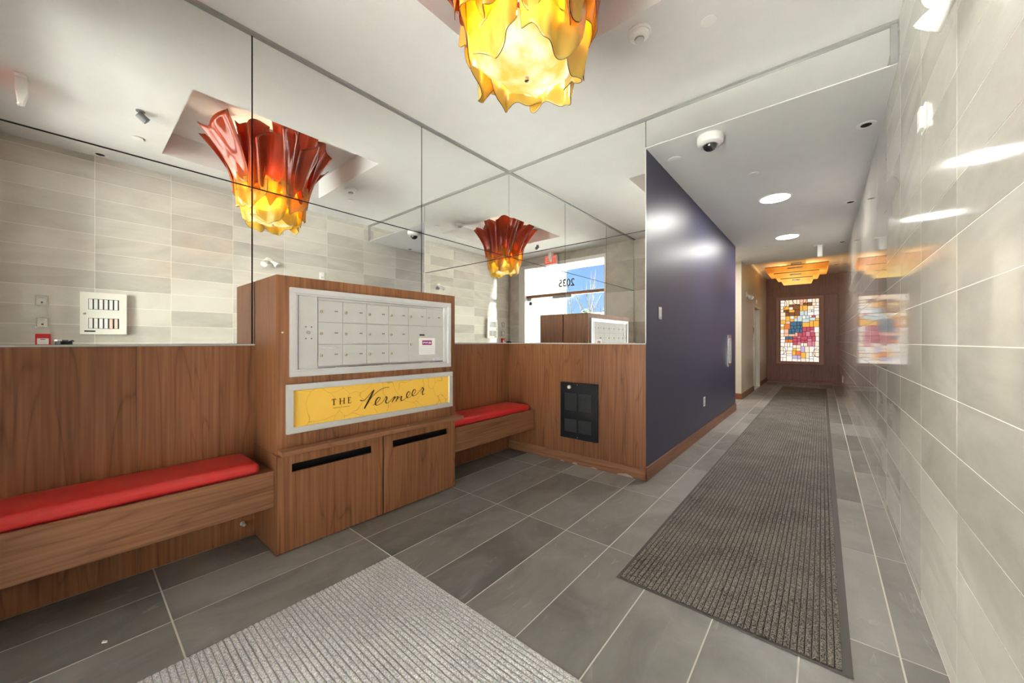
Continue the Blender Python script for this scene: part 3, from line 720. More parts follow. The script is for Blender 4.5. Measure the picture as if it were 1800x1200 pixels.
CAPS = [[(1.0782, .8779), (1.1021, .8779), .0028], [(1.0905, .8776), (1.0905, .841), .0052], [(1.0845, .841), (1.0965, .841), .0022], [(1.0785, .878), (1.0785, .870), .0024], [(1.1018, .878), (1.1018, .870), .0024],
        [(1.1316, .8779), (1.1316, .8406), .0052], [(1.1572, .8779), (1.1572, .8406), .0052], [(1.1316, .8596), (1.1572, .8596), .0026], [(1.1257, .8776), (1.1372, .8776), .0022], [(1.1257, .8405), (1.1372, .8405), .0022],
        [(1.1513, .8776), (1.1630, .8776), .0022], [(1.1513, .8405), (1.1630, .8405), .0022],
        [(1.1868, .8783), (1.1868, .8395), .0052], [(1.1816, .8779), (1.2008, .8779), .0026], [(1.1868, .8596), (1.1981, .8596), .0026], [(1.1820, .8400), (1.2036, .8400), .0026], [(1.2008, .8786), (1.2012, .8714), .0024], [(1.2034, .8400), (1.2040, .8468), .0024],
        [(1.0853, .8200), (1.1344, .8200), .0016], [(1.1497, .8200), (1.1967, .8200), .0016], [(1.1397, .8200), (1.1437, .8200), .0040]]
def smoothline(p, k=6):
    out = []
    for i in range(len(p) - 1):
        p0 = p[max(i - 1, 0)]; p1 = p[i]; p2 = p[i + 1]; p3 = p[min(i + 2, len(p) - 1)]
        for t in range(k):
            s = t / k
            out.append(tuple(.5 * (2 * p1[a] + (p2[a] - p0[a]) * s + (2 * p0[a] - 5 * p1[a] + 4 * p2[a] - p3[a]) * s * s + (3 * p1[a] - p0[a] - 3 * p2[a] + p3[a]) * s ** 3) for a in (0, 1)))
    return out + [p[-1]]
def ribbon(mb, p, wid, x):
    n = len(p); L = []; Rr = []
    for i, c in enumerate(p):
        a, b = p[max(i - 1, 0)], p[min(i + 1, n - 1)]
        t = Vector((b[0] - a[0], b[1] - a[1])).normalized(); nrm = Vector((-t.y, t.x)); w = wid(t, i / (n - 1)) / 2
        L.append((x, c[0] + nrm.x * w, c[1] + nrm.y * w)); Rr.append((x, c[0] - nrm.x * w, c[1] - nrm.y * w))
    o = L + Rr
    mb.add(o + [(q_[0] + .0008, q_[1], q_[2]) for q_ in o], [(i, i + 1, n + i + 1, n + i) for i in range(n - 1)] + [(2 * n + i, 2 * n + i + 1, 3 * n + i + 1, 3 * n + i) for i in range(n - 1)])
tx = MB()
for k, p in STROKES.items():
    heavy = .0150 if k == 'V2' else .0105
    thin = .0040 if k == 'V3' else .0046
    ribbon(tx, smoothline(p), lambda t, s: (thin + (heavy - thin) * max(0.0, -t.y) ** .7) * (.6 + .4 * math.sin(PI * min(1, max(0, s * .9 + .08)))), XF + .0101)
for (a, b, w) in CAPS: ribbon(tx, [a, b], lambda t, s: w * 1.25, XF + .0101)
link('lettering', tx, 'ink', sg)

# ------------------------------------------------------------------ benches and cushions
def bench(y0, y1, label, cut):
    xb = -2.452
    t = thing('bench', label, 'bench', ((XL + xb) / 2, (y0 + y1) / 2, .28), 'wall benches')
    link('apron', MB().box(xb - .022, xb, y0 + .001, y1 - .001, .283, .495), 'wood_y', t, bevel=.002)
    link('seat_board', MB().box(XL + .001, xb - .022, y0 + .001, y1 - .001, .462, .487), 'wood_y', t)
    link('underside', MB().box(XL + .001, xb - .022, y0 + .001, y1 - .001, .284, .304), 'wood_y', t)
def rounded_box(x0, x1, y0, y1, z0, z1):
    """padded slab: softened edges and a slightly crowned top"""
    nx, ny = 9, 25
    mb = MB(); top = []; r = .018
    vv = []; ff = []
    for j in range(ny):
        for i in range(nx):
            u, v = i / (nx - 1), j / (ny - 1)
            crown = .010 * (1 - (2 * u - 1) ** 4) * (1 - (2 * v - 1) ** 12)
            vv.append((x0 + (x1 - x0) * u, y0 + (y1 - y0) * v, z1 - .010 + crown))
    nb = len(vv)
    for j in range(ny):
        for i in range(nx): vv.append((vv[j * nx + i][0], vv[j * nx + i][1], z0))
    for j in range(ny - 1):
        for i in range(nx - 1):
            a = j * nx + i
            ff.append((a, a + 1, a + 1 + nx, a + nx)); ff.append((nb + a + nx, nb + a + 1 + nx, nb + a + 1, nb + a))
    ring = [i for i in range(nx)] + [j * nx + nx - 1 for j in range(1, ny)] + [(ny - 1) * nx + i for i in range(nx - 2, -1, -1)] + [j * nx for j in range(ny - 2, 0, -1)]
    for k in range(len(ring)):
        a, b = ring[k], ring[(k + 1) % len(ring)]
        ff.append((a, nb + a, nb + b, b))
    return mb.add(vv, ff)
bench(YB + .004, CY0 - .002, 'long floating cherry wood bench between entrance wall and mail cabinet', 0)
bench(CY1 + .002, YM - .002, 'shorter floating wood bench between mail cabinet and heater wall', 1)
def cushion(y0, y1, label):
    setp(link('seat_cushion', rounded_box(XL + .008, -2.478, y0, y1, .4875, .560), 'red', base=((XL - 2.478) / 2, (y0 + y1) / 2, .4875), smooth=True, bevel=.024, seg=5), label, 'cushion', 'red bench cushions')
cushion(YB + .01, .700, 'red vinyl seat cushion on the long bench by the entrance')
cushion(CY1 + .03, YM - .05, 'red vinyl seat cushion on the short bench near the heater')
kb = thing('door_stop', 'small pale knob low on the wood under the long bench', 'knob', (XL, .70, .09))
link('rose', MB().lathe([(.013, 0), (.013, .004)], XL, .70, .095, 16, 'x'), 'white', kb)
link('bumper', MB().lathe([(.006, .004), (.006, .02), (.010, .023), (.010, .034), (.006, .038)], XL, .70, .095, 16, 'x'), 'lightgrey', kb)

# ------------------------------------------------------------------ wall heater
hx0, hx1, hz0, hz1 = -2.090, -1.674, .262, .830
ht = thing('wall_heater', 'black metal wall heater with four grilles on wood panel', 'heater', ((hx0 + hx1) / 2, YM, hz0))
hw = hx1 - hx0
openings = [(hx0 + .040, hx0 + .190, .545, .722), (hx0 + .202, hx0 + .350, .545, .722), (hx0 + .040, hx0 + .190, .326, .458), (hx0 + .202, hx0 + .350, .326, .458)]
hb = MB()
hb.box(hx0, hx1, YM - .026, YM - .002, .722, hz1).box(hx0, hx1, YM - .026, YM - .002, .458, .545).box(hx0, hx1, YM - .026, YM - .002, hz0, .326)
for (z0, z1) in ((.545, .722), (.326, .458)):
    hb.box(hx0, hx0 + .040, YM - .026, YM - .002, z0, z1).box(hx0 + .190, hx0 + .202, YM - .026, YM - .002, z0, z1).box(hx0 + .350, hx1, YM - .026, YM - .002, z0, z1)
link('casing', hb, 'black', ht)
link('casing_edge', MB().box(hx1 - .004, hx1 + .0015, YM - .030, YM - .002, hz0, hz1).box(hx0 - .0015, hx0 + .004, YM - .030, YM - .002, hz0, hz1).box(hx0, hx1, YM - .030, YM - .002, hz1 - .004, hz1), 'black', ht, bevel=.002)
for (a, b, c, d) in openings:
    gr = link('grille', MB().box(a, b, YM - .004, YM - .002, c, d), 'black', ht)
    k = c + .004; sl = MB()
    while k < d - .004:
        sl.add([(a, YM - .022, k), (b, YM - .022, k), (b, YM - .010, k + .006), (a, YM - .010, k + .006), (a, YM - .022, k + .0015), (b, YM - .022, k + .0015), (b, YM - .010, k + .0075), (a, YM - .010, k + .0075)],
               [(0, 1, 2, 3), (7, 6, 5, 4), (4, 5, 1, 0), (6, 7, 3, 2), (5, 6, 2, 1), (7, 4, 0, 3)]); k += .0098
    setp(link('louvres', sl, 'grille', gr), kind='stuff')
link('fan_hub', MB().lathe([(.05, 0), (.05, -.004), (.016, -.004), (.016, -.007)], hx0 + .20, YM - .004, .635, 20, 'y'), 'grille', ht)
link('thermostat_knob', MB().lathe([(.019, 0), (.019, -.012), (.015, -.016)], hx0 + .105, YM - .026, .784, 18, 'y'), 'offwhite', ht)
for z in (.812, .280): link('screw', MB().lathe([(.005, 0), (.004, -.002)], hx0 + .196, YM - .026, z, 10, 'y'), 'alu', ht)

# ------------------------------------------------------------------ mats
def ribs(lo, hi, pitch, hgt):
    n = round((hi - lo) / pitch); p = (hi - lo) / n; pr = []
    for k in range(n):
        a = lo + k * p
        for (f, z) in ((0, .0038), (.11, .0038), (.20, hgt * .75), (.42, hgt), (.74, hgt), (.90, hgt * .8)): pr.append((a + f * p, z))
    pr.append((hi, .0035))
    return pr
rn = thing('corridor_runner', 'long charcoal ribbed carpet runner down the corridor', 'mat', (-.37, 7.3, 0))
x0, x1, y0, y1 = -.835, .090, 1.858, 12.75
pr = ribs(x0 + .012, x1 - .030, .0235, .0085)
vv = []; ff = []
for k, (x, z) in enumerate(pr): vv += [(x, y0 + .012, z), (x, y1 - .012, z)]
for k in range(len(pr) - 1): ff.append((2 * k, 2 * k + 2, 2 * k + 3, 2 * k + 1))
mb = MB().add(vv, ff); mb.m = [1 if pr[k][1] < .004 and pr[k + 1][1] < .004 else 0 for k in range(len(pr) - 1)]
link('carpet', mb, ['mat_dark', 'mat_dark_groove'], rn)
link('rubber_edge', MB().frame('z', .0006, .0042, x0, x1, y0, y1, .013).box(x1 - .032, x1 - .013, y0 + .013, y1 - .013, .0006, .0042).box(x0 + .012, x1 - .03, y0 + .011, y1 - .011, .0006, .003), 'rubber', rn)
em = thing('entrance_mat', 'pale grey ribbed carpet mat inside the entrance', 'mat', (-1.2, .4, 0))
x0, x1, y0, y1 = -1.917, -.42, YB + .03, 1.202
pr = ribs(y0, y1 - .004, .0215, .0080)
vv = []; ff = []
for k, (y, z) in enumerate(pr): vv += [(x0 + .003, y, z), (x1 - .003, y, z)]
for k in range(len(pr) - 1): ff.append((2 * k, 2 * k + 1, 2 * k + 3, 2 * k + 2))
mb = MB().add(vv, ff); mb.m = [1 if pr[k][1] < .004 and pr[k + 1][1] < .004 else 0 for k in range(len(pr) - 1)]
link('carpet', mb, ['mat_light', 'mat_light_groove'], em)
link('backing', MB().box(x0, x1, y0 - .003, y1, .0006, .0032), 'mat_light', em)
setp(link('paper_scrap', MB().prism([(-2.300, .085), (-2.286, .098), (-2.274, .096), (-2.286, .081)], 'z', .0006, .003), 'paper', base=(-2.288, .09, .0006)), 'tiny white scrap lying on the slate tiles', 'scrap')

# ------------------------------------------------------------------ chandelier
CX, CYY = -1.085, 1.405
ch = thing('chandelier', 'flame shaped chandelier of ruffled red and yellow resin sheets', 'chandelier', (CX, CYY, 2.43))
zb = 2.43
M['resin_red'] = resin('red resin', [(0.0, (.95, .36, .03)), (.20, (.88, .20, .04)), (.5, (.72, .13, .065)), (1.0, (.88, .20, .075))], 2.80 - zb, 3.44 - zb, .6)
M['resin_yel'] = resin('yellow resin', [(0.0, (1.0, .78, .22)), (.5, (1.0, .70, .11)), (1.0, (.98, .50, .05))], 2.44 - zb, 2.95 - zb, .62)
M['resin_rim'] = plain('dark resin edge', (.10, .030, .008), .3)
def sheet(phi, span, z0, z1, r0, r1, amp0, amp1, folds, seed, mat, drop=0.04, jag=.05, lean=0.0, pw=1.7):
    rr = random.Random(seed); nu, nv = 30, 18
    ph = [rr.uniform(0, 6.28) for _ in range(5)]; tilt = rr.uniform(-jag, jag)
    vv = []; ff = []
    for j in range(nv + 1):
        for i in range(nu + 1):
            u, v = i / nu, j / nv
            a = phi + (u - .5) * span * (1 + .15 * v) + lean * v
            zb_ = z0 + drop * math.sin(2.3 * PI * u + ph[0]) + .4 * drop * math.sin(5 * PI * u + ph[1])
            zb_ += .055 * abs(2 * u - 1) ** 4
            zt_ = z1 + tilt * (2 * u - 1) + .3 * jag * math.sin(4 * PI * u + ph[2])
            z = zb_ + (zt_ - zb_) * v
            f = (z - z0) / max(.01, (z1 - z0))
            f = min(1.15, max(-.15, f))
            r = r0 + (r1 - r0) * (max(0, f) ** pw)
            amp = amp0 + (amp1 - amp0) * v
            r += amp * (math.sin(folds * 2 * PI * u + ph[3] + .6 * v) + .35 * math.sin(folds * 4.3 * PI * u + ph[4]))
            a += amp * .9 * math.cos(folds * 2 * PI * u + ph[3]) / max(.2, r) * .6
            vv.append((CX + r * math.cos(a), CYY + r * math.sin(a), z))
    for j in range(nv):
        for i in range(nu):
            k = j * (nu + 1) + i
            ff.append((k, k + 1, k + nu + 2, k + nu + 1))
    o = link('resin_sheet', MB().add(vv, ff), [mat, 'resin_rim'], ch, smooth=True)
    for p in o.data.polygons: p.use_smooth = True
    s = o.modifiers.new('thick', 'SOLIDIFY'); s.thickness = .004; s.offset = 0; s.material_offset_rim = 1
    return o
n = 11
for k in range(n):
    sheet(2 * PI * k / n + R.uniform(-.1, .1), R.uniform(.70, .95), 2.83 + R.uniform(-.05, .04), 3.36 + R.uniform(-.09, .09), .312 + .02 * (k % 2), .47 + R.uniform(-.05, .11), .014, .055, 1.4, 100 + k, 'resin_red', .05, .11, R.uniform(-.16, .22))
for k in range(5):
    sheet(2 * PI * k / 5 + .3, 1.0, 2.90 + R.uniform(-.05, .05), 3.40, .26, .37, .012, .04, 1.5, 200 + k, 'resin_red', .05, .06, R.uniform(-.1, .1))
n = 8
for k in range(n):
    sheet(2 * PI * k / n + .25 + R.uniform(-.08, .08), R.uniform(.95, 1.15), 2.665 + R.uniform(-.05, .04), 2.94 + R.uniform(-.05, .04), .282 + .028 * (k % 2), .318, .030, .024, 1.3, 300 + k, 'resin_yel', .050, .06, R.uniform(-.1, .1), 1.0)
n = 6
for k in range(n):
    sheet(2 * PI * k / n + .5 + R.uniform(-.1, .1), R.uniform(1.15, 1.4), 2.490 + R.uniform(-.012, .03), 2.77 + R.uniform(-.04, .04), .228 + .026 * (k % 2), .285, .024, .020, 1.4, 400 + k, 'resin_yel', .026, .06, R.uniform(-.1, .1), .8)
# crumpled glowing bowl at the bottom
def diffuser_mat():
    m = bpy.data.materials.new('lit diffuser'); m.use_nodes = True
    n_ = m.node_tree.nodes; l_ = m.node_tree.links; n_.clear()
    o = n_.new('ShaderNodeOutputMaterial'); e = n_.new('ShaderNodeEmission'); tc = n_.new('ShaderNodeTexCoord')
    nz = n_.new('ShaderNodeTexNoise'); nz.inputs['Scale'].default_value = 7.0; nz.inputs['Detail'].default_value = 3.0
    l_.new(tc.outputs['Object'], nz.inputs['Vector'])
    rp = ramp(n_, [(.38, (1.0, .60, .10)), (.52, (1.0, .80, .33)), (.66, (1.0, .95, .72))]); l_.new(nz.outputs[0], rp.inputs[0])
    l_.new(rp.outputs[0], e.inputs['Color']); e.inputs['Strength'].default_value = DIFFUSER
    l_.new(e.outputs[0], o.inputs[0]); return m
M['diffuser'] = diffuser_mat()
vv = []; ff = []; nu, nv = 28, 9
rd = random.Random(3); wob = [rd.uniform(0, 6.28) for _ in range(6)]
for j in range(nv + 1):
    t = j / nv; rad = .215 * math.sin(t * PI / 2) ** .8
    for i in range(nu):
        a = 2 * PI * i / nu
        w = 1 + .10 * math.sin(5 * a + wob[0]) * t + .06 * math.sin(9 * a + wob[1]) * t
        z = 2.515 + .11 * t ** 2 - .02 * math.sin(3 * a + wob[2]) * t + .018 * math.sin(7 * a + wob[3]) * t
        vv.append((CX + rad * w * math.cos(a), CYY + rad * w * math.sin(a), z))
for j in range(nv):
    for i in range(nu):
        a, b = j * nu + i, j * nu + (i + 1) % nu
        ff.append((a, b, b + nu, a + nu))
o = link('diffuser', MB().add(vv, ff), 'diffuser', ch)
s = o.modifiers.new('thick', 'SOLIDIFY'); s.thickness = .004
link('finial', MB().lathe([(.003, -.018), (.011, -.014), (.012, -.004), (.008, .004)], CX, CYY, 2.512, 16, 'z'), 'brass', ch)
link('stem', MB().tube([(CX, CYY, 2.51), (CX, CYY, 3.47)], .010, 10).lathe([(.09, 3.47), (.09, 3.499)], CX, CYY, 0, 24), 'alu_dark', ch)
arms = MB()
for k in range(5):
    a = 2 * PI * k / 5 + .4
    arms.tube([(CX, CYY, 3.30), (CX + .27 * math.cos(a), CYY + .27 * math.sin(a), 3.16)], .006, 6)
link('support_arms', arms, 'alu_dark', ch)
for (rg, z) in ((.285, 2.86), (.245, 2.66), (.28, 3.16)):
    link('support_ring', MB().tube([(CX + rg * math.cos(2 * PI * k / 36), CYY + rg * math.sin(2 * PI * k / 36), z) for k in range(37)], .004, 6), 'alu_dark', ch)
for (bx, by, z, e) in ((.10, 0, 2.74, .16), (-.05, .087, 2.78, .16), (-.05, -.087, 2.72, .16)):
    d = bpy.data.lights.new('chandelier_bulb', 'POINT'); d.energy = CHAND * e * .55; d.color = (1, .87, .64); d.shadow_soft_size = .10
    o = bpy.data.objects.new('chandelier_bulb', d); COL.objects.link(o); o.parent = ch; o.location = (bx, by, z - zb)

# ------------------------------------------------------------------ pendant at the lift end
pn = thing('pendant_lamp', 'three tiered amber glass ceiling lamp by the lift', 'lamp', (-.495, 11.9, 2.73))
def amber_mat():
    m = bpy.data.materials.new('lit amber glass'); m.use_nodes = True
    n_ = m.node_tree.nodes; l_ = m.node_tree.links; n_.clear()
    o = n_.new('ShaderNodeOutputMaterial'); e = n_.new('ShaderNodeEmission'); tc = n_.new('ShaderNodeTexCoord')
    ln_ = n_.new('ShaderNodeVectorMath'); ln_.operation = 'LENGTH'
    mp_ = n_.new('ShaderNodeMapping'); mp_.inputs['Scale'].default_value = (1, 1, .0)
    nz = n_.new('ShaderNodeTexNoise'); nz.inputs['Scale'].default_value = 5.0
    l_.new(tc.outputs['Object'], nz.inputs['Vector']); l_.new(tc.outputs['Object'], mp_.inputs[0]); l_.new(mp_.outputs[0], ln_.inputs[0])
    ad = n_.new('ShaderNodeMath'); ad.operation = 'MULTIPLY_ADD'; ad.inputs[1].default_value = .35; l_.new(nz.outputs[0], ad.inputs[0]); l_.new(ln_.outputs['Value'], ad.inputs[2])
    rp = ramp(n_, [(.45, (1.0, .66, .16)), (.72, (.95, .38, .05)), (1.0, (.62, .16, .02))]); l_.new(ad.outputs[0], rp.inputs[0])
    l_.new(rp.outputs[0], e.inputs['Color']); e.inputs['Strength'].default_value = PENDANT
    l_.new(e.outputs[0], o.inputs[0]); return m
M['amber'] = amber_mat(); M['amber_rim'] = plain('dark amber rim', (.22, .07, .015), .4)
for (w, zt_, zb_) in ((.610, 3.105, 2.990), (.440, 2.962, 2.862), (.315, 2.834, 2.742)):
    t = link('glass_tray', MB().add([(-.495 + sx * (w if tp else w - .035), 11.9 + sy * (w if tp else w - .035), zt_ if tp else zb_) for tp in (1, 0) for (sx, sy) in ((-1, -1), (1, -1), (1, 1), (-1, 1))],
                                     [(4, 5, 6, 7), (0, 1, 5, 4), (1, 2, 6, 5), (2, 3, 7, 6), (3, 0, 4, 7)]), 'amber', pn)
    sm = t.modifiers.new('thick', 'SOLIDIFY'); sm.thickness = .008; sm.offset = 1
    link('rim', MB().frame('z', zt_ - .006, zt_ + .010, -.495 - w - .006, -.495 + w + .006, 11.9 - w - .006, 11.9 + w + .006, .014), 'amber_rim', pn)
    zz = zt_ * .45 + zb_ * .55
    yy = 11.9 - w + .035 * .55
    link('bar', MB().box(-.495 - w * .26, -.495 + w * .24, yy - .022, yy - .004, zz - .014, zz + .014), 'brass', pn)
link('canopy', MB().box(-.60, -.39, 11.55, 12.1, 3.12, ZE - .001), 'alu_dark', pn, bevel=.004)
link('rod', MB().tube([(-.495, 11.9, 3.15), (-.495, 11.9, 2.75)], .012, 8), 'brass', pn)
d = bpy.data.lights.new('pendant_bulb', 'POINT'); d.energy = 42; d.color = (1, .62, .28); d.shadow_soft_size = .1
o = bpy.data.objects.new('pendant_bulb', d); COL.objects.link(o); o.parent = pn; o.location = (0, 0, .40)

# ------------------------------------------------------------------ ceiling fittings
def downlight(x, y, z, label):
    t = thing('downlight', label, 'light', (x, y, z), 'lit ceiling downlights')
    link('ring', MB().lathe([(.150, 0), (.168, 0), (.168, -.004), (.150, -.008), (.146, -.004)], x, y, z, 36), 'white', t, smooth=True)
    link('lens', MB().lathe([(.147, -.001), (.147, -.005)], x, y, z, 36), 'lamp', t)
downlight(-.435, 5.46, ZS, 'large round lit downlight in the corridor ceiling nearer the lobby')
downlight(-.440, 7.60, ZS, 'large round lit downlight in the corridor ceiling farther in')
downlight(-2.15, 8.55, ZS, 'round lit downlight in the side passage behind the navy wall')

def slot_spot(x, y, z, label):
    t = thing('recessed_spotlight', label, 'spotlight', (x, y, z), 'small recessed spotlights along the stone wall')
    link('trim_ring', MB().lathe([(.034, 0), (.062, 0), (.060, -.004), (.040, -.006), (.034, -.003)], x, y, z, 28), 'white', t, smooth=True)
    link('aperture', MB().lathe([(.036, -.001), (.036, -.004)], x + .004, y, z, 20), 'slot_dark', t)
for (y, z, lb_) in ((.20, ZC, 'small recessed spotlight in the lobby ceiling above the annunciator panel'), (4.08, ZS, 'small recessed spotlight in corridor ceiling closest to the mirror band'),
                    (6.21, ZS, 'small recessed spotlight in corridor ceiling beside the first downlight'), (8.60, ZS, 'small recessed spotlight in corridor ceiling beyond the second downlight'),
                    (12.5, ZE, 'small recessed spotlight in the landing ceiling beside the amber pendant')):
    slot_spot(.268, y, z, lb_)

def flat_disc(x, y, z, label, r=.045):
    t = thing('sprinkler_cover', label, 'cover', (x, y, z), 'flat sprinkler covers')
    link('plate', MB().lathe([(r, -.006), (r, -.009), (r * .9, -.010)], x, y, z, 28), 'white', t, smooth=True)
    link('gap_ring', MB().lathe([(r * .8, 0), (r * .8, -.006)], x, y, z, 24), 'lightgrey', t)
flat_disc(-.54, 2.55, ZC, 'flat white sprinkler cover on lobby ceiling near the smoke detector')
flat_disc(-.495, .42, ZC, 'flat white sprinkler cover on lobby ceiling near the entrance')
flat_disc(-.537, 4.51, ZS, 'flat white sprinkler cover between dome camera and first downlight')
flat_disc(-.573, 8.58, ZS, 'flat white sprinkler cover past the second downlight')
flat_disc(-.80, 8.17, ZS, 'small flat white cover near the side passage opening', .035)

t = thing('unlit_downlight', 'small dark unlit downlight in the corridor ceiling by navy wall', 'light', (-1.073, 3.686, ZS))
link('ring', MB().lathe([(.052, 0), (.058, 0), (.058, -.003), (.050, -.005)], -1.073, 3.686, ZS, 28), 'white', t, smooth=True)
link('aperture', MB().lathe([(.050, -.001), (.050, -.0035)], -1.073, 3.686, ZS, 24), 'grey', t)

t = thing('dome_camera', 'white dome security camera with smoked lens under corridor ceiling', 'camera', (-.725, 3.47, ZS))
link('housing', MB().lathe([(.098, 0), (.100, -.012), (.098, -.055), (.088, -.066), (.060, -.072)], -.725, 3.47, ZS, 36), 'white', t, smooth=True)
link('dome', MB().lathe([(.056, -.068)] + [(.055 * math.cos(a * PI / 18), -.072 - .050 * math.sin(a * PI / 18)) for a in range(0, 9)], -.725, 3.47, ZS, 28), 'dome', t, smooth=True)
link('seam_ring', MB().lathe([(.062, -.071), (.062, -.0745), (.056, -.076)], -.725, 3.47, ZS, 32), 'lightgrey', t, smooth=True)

t = thing('smoke_detector', 'round white smoke detector on the lobby ceiling by the chandelier', 'detector', (-1.13, 2.31, ZC))
sx_, sy_ = -1.13, 2.31
sx_, sy_ = -.905, 2.36
t.location = (sx_, sy_, ZC); WL[t.name] = (sx_, sy_, ZC)
link('base', MB().lathe([(.070, 0), (.072, -.010), (.066, -.018)], sx_, sy_, ZC, 32), 'white', t, smooth=True)
link('body', MB().lathe([(.060, -.018), (.058, -.034), (.042, -.044), (.034, -.046)], sx_, sy_, ZC, 32), 'white', t, smooth=True)
link('sensing_cap', MB().lathe([(.030, -.046), (.029, -.060), (.018, -.064)], sx_, sy_, ZC, 24), 'lightgrey', t, smooth=True)
link('vent_slots', MB().lathe([(.0305, -.049), (.0305, -.054)], sx_, sy_, ZC, 24), 'grey', t)

def motion(x, y, z, label):
    t = thing('motion_sensor', label, 'sensor', (x, y, z), 'hanging white motion sensors')
    link('bracket', MB().box(x - .085, x + .085, y - .03, y + .03, z - .014, z - .0005), 'white', t, bevel=.004)
    link('body', MB().prism([(y - .028, z - .012), (y + .030, z - .012), (y + .036, z - .12), (y + .018, z - .205), (y - .012, z - .215), (y - .026, z - .10)], 'x', x - .034, x + .034), 'white', t, bevel=.008)
    link('lens', MB().prism([(y - .014, z - .2155), (y + .016, z - .2055), (y + .021, z - .185), (y - .017, z - .205)], 'x', x - .024, x + .024), 'lightgrey', t)
    for s_ in (-.06, .06): link('screw', MB().lathe([(.006, -.014), (.005, -.017)], x + s_, y, z, 10), 'alu', t)
motion(-1.0, -.245, ZC, 'hanging white motion sensor on the ceiling above the entrance door')
motion(-.03, 8.62, ZS, 'hanging white motion sensor on the corridor ceiling near the landing')

t = thing('ceiling_cylinder', 'short dark grey cylinder fitting on ceiling near the entrance', 'fitting', (-1.112, .388, ZC))
link('mount', MB().lathe([(.030, 0), (.030, -.008)], -1.112, .388, ZC, 20), 'grey', t, smooth=True)
link('barrel', MB().tube([(-1.112, .375, ZC - .03), (-1.112, .43, ZC - .075)], .030, 18).tube([(-1.112, .388, ZC - .008), (-1.112, .388, ZC - .04)], .010, 8), 'grey', t, smooth=True)

ex = thing('exit_sign', 'red and white EXIT sign hung by the entrance', 'sign', (-.92, -.40, 3.0))
link('box', MB().box(-1.085, -.755, -.43, -.37, 3.0, 3.205), 'lightgrey', ex, bevel=.004)
link('mount', MB().box(-.98, -.86, -.42, -.38, 3.205, ZC - .001), 'white', ex)
link('face', MB().box(-1.075, -.765, -.3699, -.368, 3.01, 3.195), 'exit', ex)
fc = bpy.data.curves.new('legend', 'FONT'); fc.body = 'EXIT'; fc.size = .18; fc.extrude = .001
fo = bpy.data.objects.new('legend', fc); COL.objects.link(fo); bpy.context.view_layer.update()
me = bpy.data.meshes.new_from_object(fo); bpy.data.objects.remove(fo)
mw = max(v.co.x for v in me.vertices); mh = max(v.co.y for v in me.vertices)
link('legend', MB().add([(-.79 - v.co.x * .26 / mw, -.3672 + v.co.z * .5, 3.045 + v.co.y * .115 / mh) for v in me.vertices], [tuple(p.vertices) for p in me.polygons]), 'paper', ex)

# ------------------------------------------------------------------ things on the stone wall
def emergency(x, s, y, z, label, sc=1.0):
    """twin head unit on a wall whose face looks along s"""
    t = thing('emergency_light', label, 'emergency light', (x, y, z), 'twin head emergency lights')
    link('backplate', MB().lathe([(.065 * sc, 0), (.065 * sc, s * .010), (.055 * sc, s * .022)], x, y, z, 28, 'x'), 'offwhite', t, smooth=True)
    for k in (-1, 1):
        c = Vector((x + s * .055 * sc, y + k * .060 * sc, z - .02 * sc))
        link('knuckle', MB().tube([(x + s * .015, y + k * .02, z), c], .017 * sc, 12), 'white', t, smooth=True)
        dv = Vector((s * .55, k * .45, -.62)).normalized()
        hd = MB()
        e0 = c - dv * .012; pts = [e0, c + dv * .018 * sc, c + dv * .05 * sc, c + dv * .085 * sc]
        hd.tube(pts, [.020 * sc, .030 * sc, .043 * sc, .048 * sc], 20)
        h_ = link('lamp_head', hd, 'white', t, smooth=True)
        link('lens', MB().tube([c + dv * .0855 * sc, c + dv * .089 * sc], .038 * sc, 18), 'lightgrey', h_)
emergency(XR, -1, 1.80, 2.385, 'white twin head emergency light high on the stone wall in lobby', .85)
emergency(XC, 1, 10.0, 2.32, 'white twin head emergency light on the cream wall before the lift')

t = thing('wall_sensor', 'small white sensor box high on the stone wall', 'sensor', (XR, 2.52, 2.27))
link('backplate', MB().box(XR - .006, XR - .0005, 2.485, 2.565, 2.215, 2.335), 'offwhite', t, bevel=.002)
link('cover', MB().box(XR - .020, XR - .006, 2.495, 2.555, 2.226, 2.324), 'white', t, bevel=.002)
link('louvre', MB().box(XR - .0212, XR - .020, 2.505, 2.545, 2.240, 2.262), 'lightgrey', t)

# annunciator
a0, a1, b0, b1 = .060, .400, 1.328, 1.774
an = thing('annunciator_panel', 'ivory metal annunciator panel with two label windows on stone wall', 'panel', (XR, .23, b0))
xw = XR - .055
link('box', MB().box(xw + .012, XR - .0005, a0 + .004, a1 - .004, b0 + .004, b1 - .004), 'offwhite', an)
fr_ = MB()
wins = ((.118, .342, 1.592, 1.705), (.118, .342, 1.388, 1.500))
fr_.box(xw, xw + .012, a0, a1, 1.705, b1).box(xw, xw + .012, a0, a1, 1.500, 1.592).box(xw, xw + .012, a0, a1, b0, 1.388)
for (p, q_, u, v) in wins: fr_.box(xw, xw + .012, a0, p, u, v).box(xw, xw + .012, q_, a1, u, v)
link('cover', fr_, 'offwhite', an)
for w_i, (p, q_, u, v) in enumerate(wins):
    wv = link('label_window', MB().box(xw + .008, xw + .010, p, q_, u, v), 'ink2', an)
    for c in range(6):
        yy = p + .004 + c * .0368
        stp = MB().box(xw + .006, xw + .008, yy, yy + .025, u + .004, v - .004, 0)
        for k in range(9):
            zz = u + .008 + k * .0115
            stp.box(xw + .0055, xw + .006, yy + .002, yy + .023, zz, zz + .004, 1)
        link('label_strip', stp, ['pink_paper' if (w_i == 1 and c >= 4) else 'paper', 'paper2' if c % 2 else 'grout'], wv)
